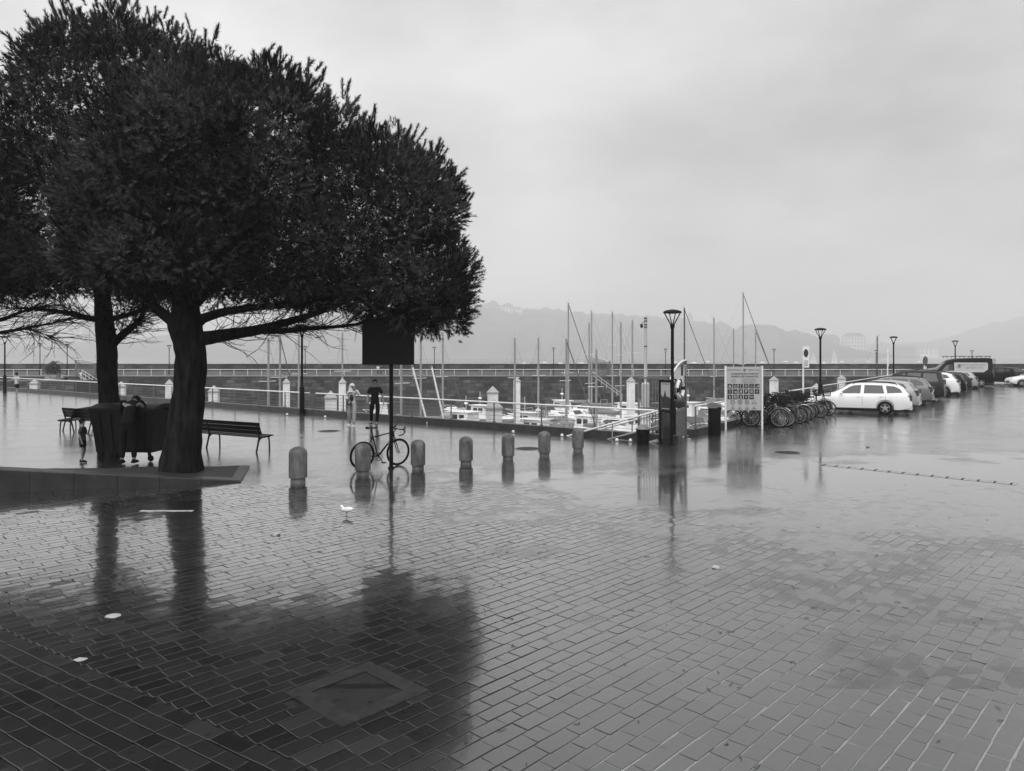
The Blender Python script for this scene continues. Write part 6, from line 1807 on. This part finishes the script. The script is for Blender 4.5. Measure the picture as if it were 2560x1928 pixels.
pos = rq2.normal(size=(n_, 3)) * np.array([.55, .4, .38]) + np.array([0, 0, 1.6]); dr_ = rq2.normal(size=(n_, 3)) + np.array([0, 0, .8]); dr_ /= np.linalg.norm(dr_, axis=1, keepdims=True)
me = tri_mesh('foliage', needles(pos, dr_, np.full(n_, .35), 9, .3, .03, 4)); me.materials.append(M['leaf']); link('foliage', me, pl_)
b = MB(); b.tube([(.25, 0, .9), (.3, 0, 2.0), (.35, 0, 2.6)], .05, 6)
for k in range(11):
    a = k * .57; b.tube([(.35, 0, 2.6), (.35 + .4 * math.cos(a), .4 * math.sin(a), 2.85), (.35 + .75 * math.cos(a), .75 * math.sin(a), 2.55)], [.05, .06, .01], 4)
b.build('palm_head', M['leaf'], pl_)
scp = Vector((X(158, 110), 110, -.95))
s0 = empty('motor_scooter', scp, R(160), 'dark scooter parked beside the planter on the left quay', 'scooter')
for x in (-.55, .6): b = MB(); b.torus((x, 0, .27), .2, .07, MX, 18, 6); b.lathe([(.14, -.03), (.14, .03)], 12, (x, 0, .27), MX); b.build('wheel', M['tyre'], s0)
b = MB(); b.tube([(-.7, 0, .7), (-.3, 0, .72), (-.1, 0, .45), (.3, 0, .35), (.42, 0, .6), (.45, 0, 1.0)], [.1, .2, .16, .12, .16, .08], 8); b.build('body', M['white'], s0)
b = MB(); b.tube([(-.75, 0, .85), (-.4, 0, .88), (-.1, 0, .82)], [.1, .15, .1], 8, flat=.5); b.build('seat', M['trim'], s0)
b = MB(); b.tube([(.42, -.35, 1.08), (.46, 0, 1.05), (.42, .35, 1.08)], .025, 6); b.ball((.5, 0, .95), .11); b.build('handlebar', M['trim'], s0)

# ------------------------------------------------------------------ bay: moored boats, sails, far shore
rq = random.Random(77)
bay = [(1310, 910), (1362, 908), (1400, 911), (1455, 909), (1520, 910), (1690, 906), (1735, 909), (1770, 905), (1905, 908), (1965, 905), (1990, 908), (2105, 906), (2170, 905), (2300, 906), (2060, 909)]
bay.sort()
for i, (px, y) in enumerate(bay):
    d = (CAMH - WZ) * FPX / (y + 2 - HY)
    r0 = empty('anchored_boat', Vector((X(px, d), d, WZ)), R(rq.uniform(-25, 25)) + (math.pi if i % 2 else 0), f'small white boat anchored far out in the hazy bay, {ORD[i]} from the left', 'boat', 'boats anchored in the bay')
    Lb = rq.uniform(7, 12)
    hull_mb(Lb, Lb * .3, 1.2).build('hull', M['white'], r0); cabin_mb(-Lb * .15, Lb * .2, Lb * .2, Lb * .12, 1.0, 1.2).build('cabin', M['white'], r0, smooth=0)
    if i % 4 == 1: b = MB(); b.tube([(0, 0, 1), (0, 0, rq.uniform(8, 12))], .08, 5); b.build('mast', M['alu'], r0)
for (px, yt, lb) in ((2085, 868, 'distant white-sailed yacht in the bay right of the second lamp'), (2033, 878, 'distant small sail in the bay left of the second lamp')):
    d = 640.0; r0 = empty('sailing_boat', Vector((X(px, d), d, WZ)), 0, lb, 'sailing boat')
    hull_mb(7, 2.2, .9).build('hull', M['white'], r0); h = Zp(yt, d) - WZ
    b = MB(); b.tube([(.5, 0, .5), (.5, 0, h)], .07, 5); b.build('mast', M['alu'], r0)
    vs = []; 
    for i in range(9):
        t = i / 8
        for j in range(5):
            s = j / 4; vs.append((.4 - s * 3.0 * (1 - t) ** .8, .25 * math.sin(s * math.pi) * (1 - t), 1.4 + t * (h - 1.7)))
    b = MB(); b.add(vs, [(i * 5 + j, i * 5 + j + 1, (i + 1) * 5 + j + 1, (i + 1) * 5 + j) for i in range(8) for j in range(4)]); b.build('mainsail', M['whitecloth'], r0)
    b = MB(); b.add([(.6, 0, h * .85), (3.3, 0, 1.1), (.7, .15, 1.2)], [(0, 1, 2)]); b.build('foresail', M['whitecloth'], r0, smooth=0)
M['wood_hill'] = mat('far_woodland', .06, .9, .1, var=.85, vscale=.012)
M['beach'] = mat('beach_sand', .45, .9, .1, var=.1, vscale=.02)
M['facade'] = mat('far_facade', .75, .8, .2, var=.06, vscale=.05)
M['facade2'] = mat('far_facade_grey', .22, .8, .2, var=.06, vscale=.05)
M['facaded'] = mat('far_windows', .05, .4, .4)
M['roofd'] = mat('far_roof', .12, .8, .2)
def hill(name, prof, d, depth, seed, m, foot=1.0):
    b = MB(); n = 260; x0, x1 = prof[0][0], prof[-1][0]; rows = 14; vs = []
    for j in range(rows + 1):
        t = j / rows; dd = d - depth * (1 - t) 
        for i in range(n + 1):
            px = lerp(x0, x1, i / n); ztop = max(0, Zp(interp(prof, px), d) - WZ)
            x = X(px, d)
            rr = math.sin(t * math.pi / 2) ** .75
            nz = noise.noise(Vector((x * .007 + seed, dd * .007, 0))) * .12 + noise.noise(Vector((x * .03 + seed, dd * .03, 3))) * .09 + abs(noise.noise(Vector((x * .08 + seed, dd * .07, 5)))) * .10
            vs.append((x, dd + 8 * noise.noise(Vector((x * .03, seed, t * 3))), WZ - .4 + ztop * rr * (1 + nz * (1.0 if t < .99 else .6))))
    fs = [(j * (n + 1) + i, j * (n + 1) + i + 1, (j + 1) * (n + 1) + i + 1, (j + 1) * (n + 1) + i) for j in range(rows) for i in range(n)]
    k0 = len(vs); vs += [(vs[rows * (n + 1) + i][0], d + 110, WZ - .4) for i in range(n + 1)]
    fs += [(rows * (n + 1) + i, rows * (n + 1) + i + 1, k0 + i + 1, k0 + i) for i in range(n)]
    b.add(vs, fs); o = b.build(name, m, smooth=60); o['kind'] = 'structure'
    return o
hill('hill', [(-300, 860), (0, 845), (300, 850), (600, 835), (800, 800), (1000, 770), (1190, 766), (1235, 765), (1300, 776), (1380, 779), (1420, 786), (1540, 792), (1600, 794), (1660, 800), (1765, 810), (1800, 830), (1900, 850), (2000, 872), (2100, 893)], 3500, 800, 2, M['wood_hill'])
hill('hill', [(1740, 900), (1790, 850), (1825, 832), (1850, 818), (1882, 813), (1910, 816), (1945, 834), (1985, 833), (2010, 840), (2040, 856), (2080, 870), (2160, 885), (2250, 897)], 2950, 400, 9, M['wood_hill'])
hill('hill', [(2050, 880), (2160, 862), (2300, 858), (2380, 842), (2420, 826), (2500, 806), (2600, 795), (2760, 792), (3000, 820)], 4300, 1100, 15, M['wood_hill'])
b = MB(); b.box((0, 2820, WZ - .2), (7600, 330, 1.6)); o = b.build('beach', M['beach'], smooth=0); o['kind'] = 'structure'
b = MB(); b.box((-650, 3000, WZ + 8), (4000, 20, 17)); o = b.build('promenade', M['facade'], smooth=0); o['kind'] = 'structure'
def building(px0, px1, ytop, ybot, d, m, floors, lb, roof=False, cols=0, nm='apartment_building'):
    x0, x1 = X(px0, d), X(px1, d); zt, zb = Zp(ytop, d), Zp(ybot, d)
    r0 = empty(nm, Vector(((x0 + x1) / 2, d, zb)), 0, lb, 'building'); W_ = x1 - x0; H_ = zt - zb; dp = min(30, max(8, W_ * .6))
    b = MB(); b.box((0, dp / 2, H_ / 2 - 8), (W_, dp, H_ + 16)); b.build('wall', m, r0, smooth=0)
    if roof:
        b = MB(); hr = H_ * .22; b.add([(-W_ / 2 - .5, -.5, H_), (W_ / 2 + .5, -.5, H_), (W_ / 2 + .5, dp + .5, H_), (-W_ / 2 - .5, dp + .5, H_), (-W_ * .3, dp / 2, H_ + hr), (W_ * .3, dp / 2, H_ + hr)], [(0, 1, 5, 4), (2, 3, 4, 5), (1, 2, 5), (3, 0, 4), (3, 2, 1, 0)]); b.build('roof', M['roofd'], r0, smooth=0)
    else:
        b = MB(); b.box((0, dp / 2, H_ + .35), (W_ + .8, dp + .8, .7)); b.build('roof', m, r0, smooth=0)
    for k in range(floors):
        z = H_ * (k + .45) / floors
        if cols:
            for c in range(cols):
                b = MB(); x = -W_ / 2 + W_ * (c + .5) / cols; b.box((x, -.05, z), (W_ / cols * .5, .3, H_ / floors * .5)); b.build('window', M['facaded'], r0, smooth=0)
        else:
            b = MB(); b.box((0, -.05, z), (W_ * .86, .3, H_ / floors * .42)); b.build('window_band', M['facaded'], r0, smooth=0)
    return r0
Bs = [(-40, 62, 835, 880, 0, 9, 'pale hazy apartment block at the far left edge'), (80, 135, 800, 882, 1, 12, 'tall hazy tower block left of the slender pine trunk'), (140, 205, 812, 882, 0, 11, 'wide hazy tower block second from the left'), (212, 262, 806, 884, 1, 12, 'tall hazy tower behind the slender pine trunk'),
      (300, 345, 845, 884, 0, 7, 'low hazy block between the two pine trunks'), (350, 412, 852, 886, 0, 6, 'wide low hazy block left of the thick pine trunk'), (500, 590, 832, 884, 1, 8, 'broad hazy hotel block right of the thick pine trunk'), (592, 640, 812, 884, 0, 9, 'hazy tower just below the pine limb'), (650, 740, 838, 886, 1, 7, 'hazy terrace behind the railing lamp post'), (745, 800, 822, 886, 0, 8, 'hazy block behind the left masts'), (810, 905, 846, 888, 1, 6, 'long low hazy block left of the dark sign')]
for (a, c, t_, bt, m_, fl, lb) in Bs: building(a, c, t_, bt, 3050, M['facade'] if m_ == 0 else M['facade2'], fl, lb)
Hs = [(1210, 1240, 766, 800, 1, 'hilltop block, leftmost on the ridge right of the pine crown'), (1246, 1282, 768, 790, 0, 'hilltop house second on the ridge'), (1286, 1306, 772, 790, 0, 'small hilltop house third on the ridge'), (1310, 1342, 776, 795, 1, 'grey hilltop block, fourth on the ridge'), (1348, 1380, 776, 796, 1, 'grey hilltop block left of the tallest left mast'),
      (1362, 1400, 795, 812, 0, 'pale terrace below the ridge, left of the tallest left mast'), (1405, 1440, 798, 814, 0, 'pale terrace just behind the tallest left mast'), (1305, 1342, 822, 848, 0, 'pale villa block low on the hillside'), (1268, 1302, 830, 852, 1, 'grey villa left of the pale one low on the hillside'), (1390, 1425, 830, 846, 0, 'white villa low on the slope behind the furled stay'),
      (1450, 1490, 806, 822, 1, 'grey house on mid slope'), (1225, 1256, 815, 835, 1, 'hazy house near the pine crown edge'), (1500, 1530, 836, 852, 1, 'hazy house between the middle masts'), (1620, 1660, 842, 858, 1, 'hazy house left of the lamp head')]
for (a, c, t_, bt, m_, lb) in Hs: building(a, c, t_, bt, 3160 if t_ < 812 else 2960, M['facade'] if m_ == 0 else M['facade2'], 3, lb, roof=True, cols=4, nm='hillside_house')
building(2112, 2165, 842, 888, 2830, M['facade'], 5, 'large hazy pale hotel with columns of windows right of the second lamp', roof=True, cols=7, nm='hotel')
building(2052, 2100, 845, 885, 2850, M['facade2'], 4, 'hazy grey house left of the hotel', roof=True, cols=4, nm='hillside_house')
building(2240, 2290, 868, 886, 2850, M['facade2'], 2, 'hazy low house below the right hill', roof=True, cols=4, nm='hillside_house')
building(2300, 2345, 872, 886, 2850, M['facade'], 2, 'hazy low pale house behind the round sign', roof=True, cols=4, nm='hillside_house')
# church tower on the ridge
c0 = empty('church_tower', Vector((X(1725, 3400), 3400, Zp(815, 3400))), 0, 'faint church tower with spire on the ridge right of the lamp head', 'tower')
hh = Zp(790, 3400) - Zp(815, 3400)
b = MB(); b.box((0, 0, hh / 2 - 6), (22, 22, hh + 12)); b.build('shaft', M['facade2'], c0, smooth=0)
b = MB(); b.add([(-8, -8, hh), (8, -8, hh), (8, 8, hh), (-8, 8, hh), (0, 0, hh + 26)], [(0, 1, 4), (1, 2, 4), (2, 3, 4), (3, 0, 4), (3, 2, 1, 0)]); b.build('spire', M['roofd'], c0, smooth=0)

# ------------------------------------------------------------------ rain haze
hz = MB(); hz.box((0, 2385, 130), (8900, 4830, 274))
hzm = bpy.data.materials.new('rain_haze'); hzm.use_nodes = True
nt = hzm.node_tree; nt.nodes.clear()
ho = nt.nodes.new('ShaderNodeOutputMaterial'); pv = nt.nodes.new('ShaderNodeVolumePrincipled')
pv.inputs['Color'].default_value = (1, 1, 1, 1); pv.inputs['Density'].default_value = .0005; pv.inputs['Anisotropy'].default_value = .0
nt.links.new(pv.outputs[0], ho.inputs['Volume'])
o = hz.build('haze', hzm, smooth=0, kind='stuff')
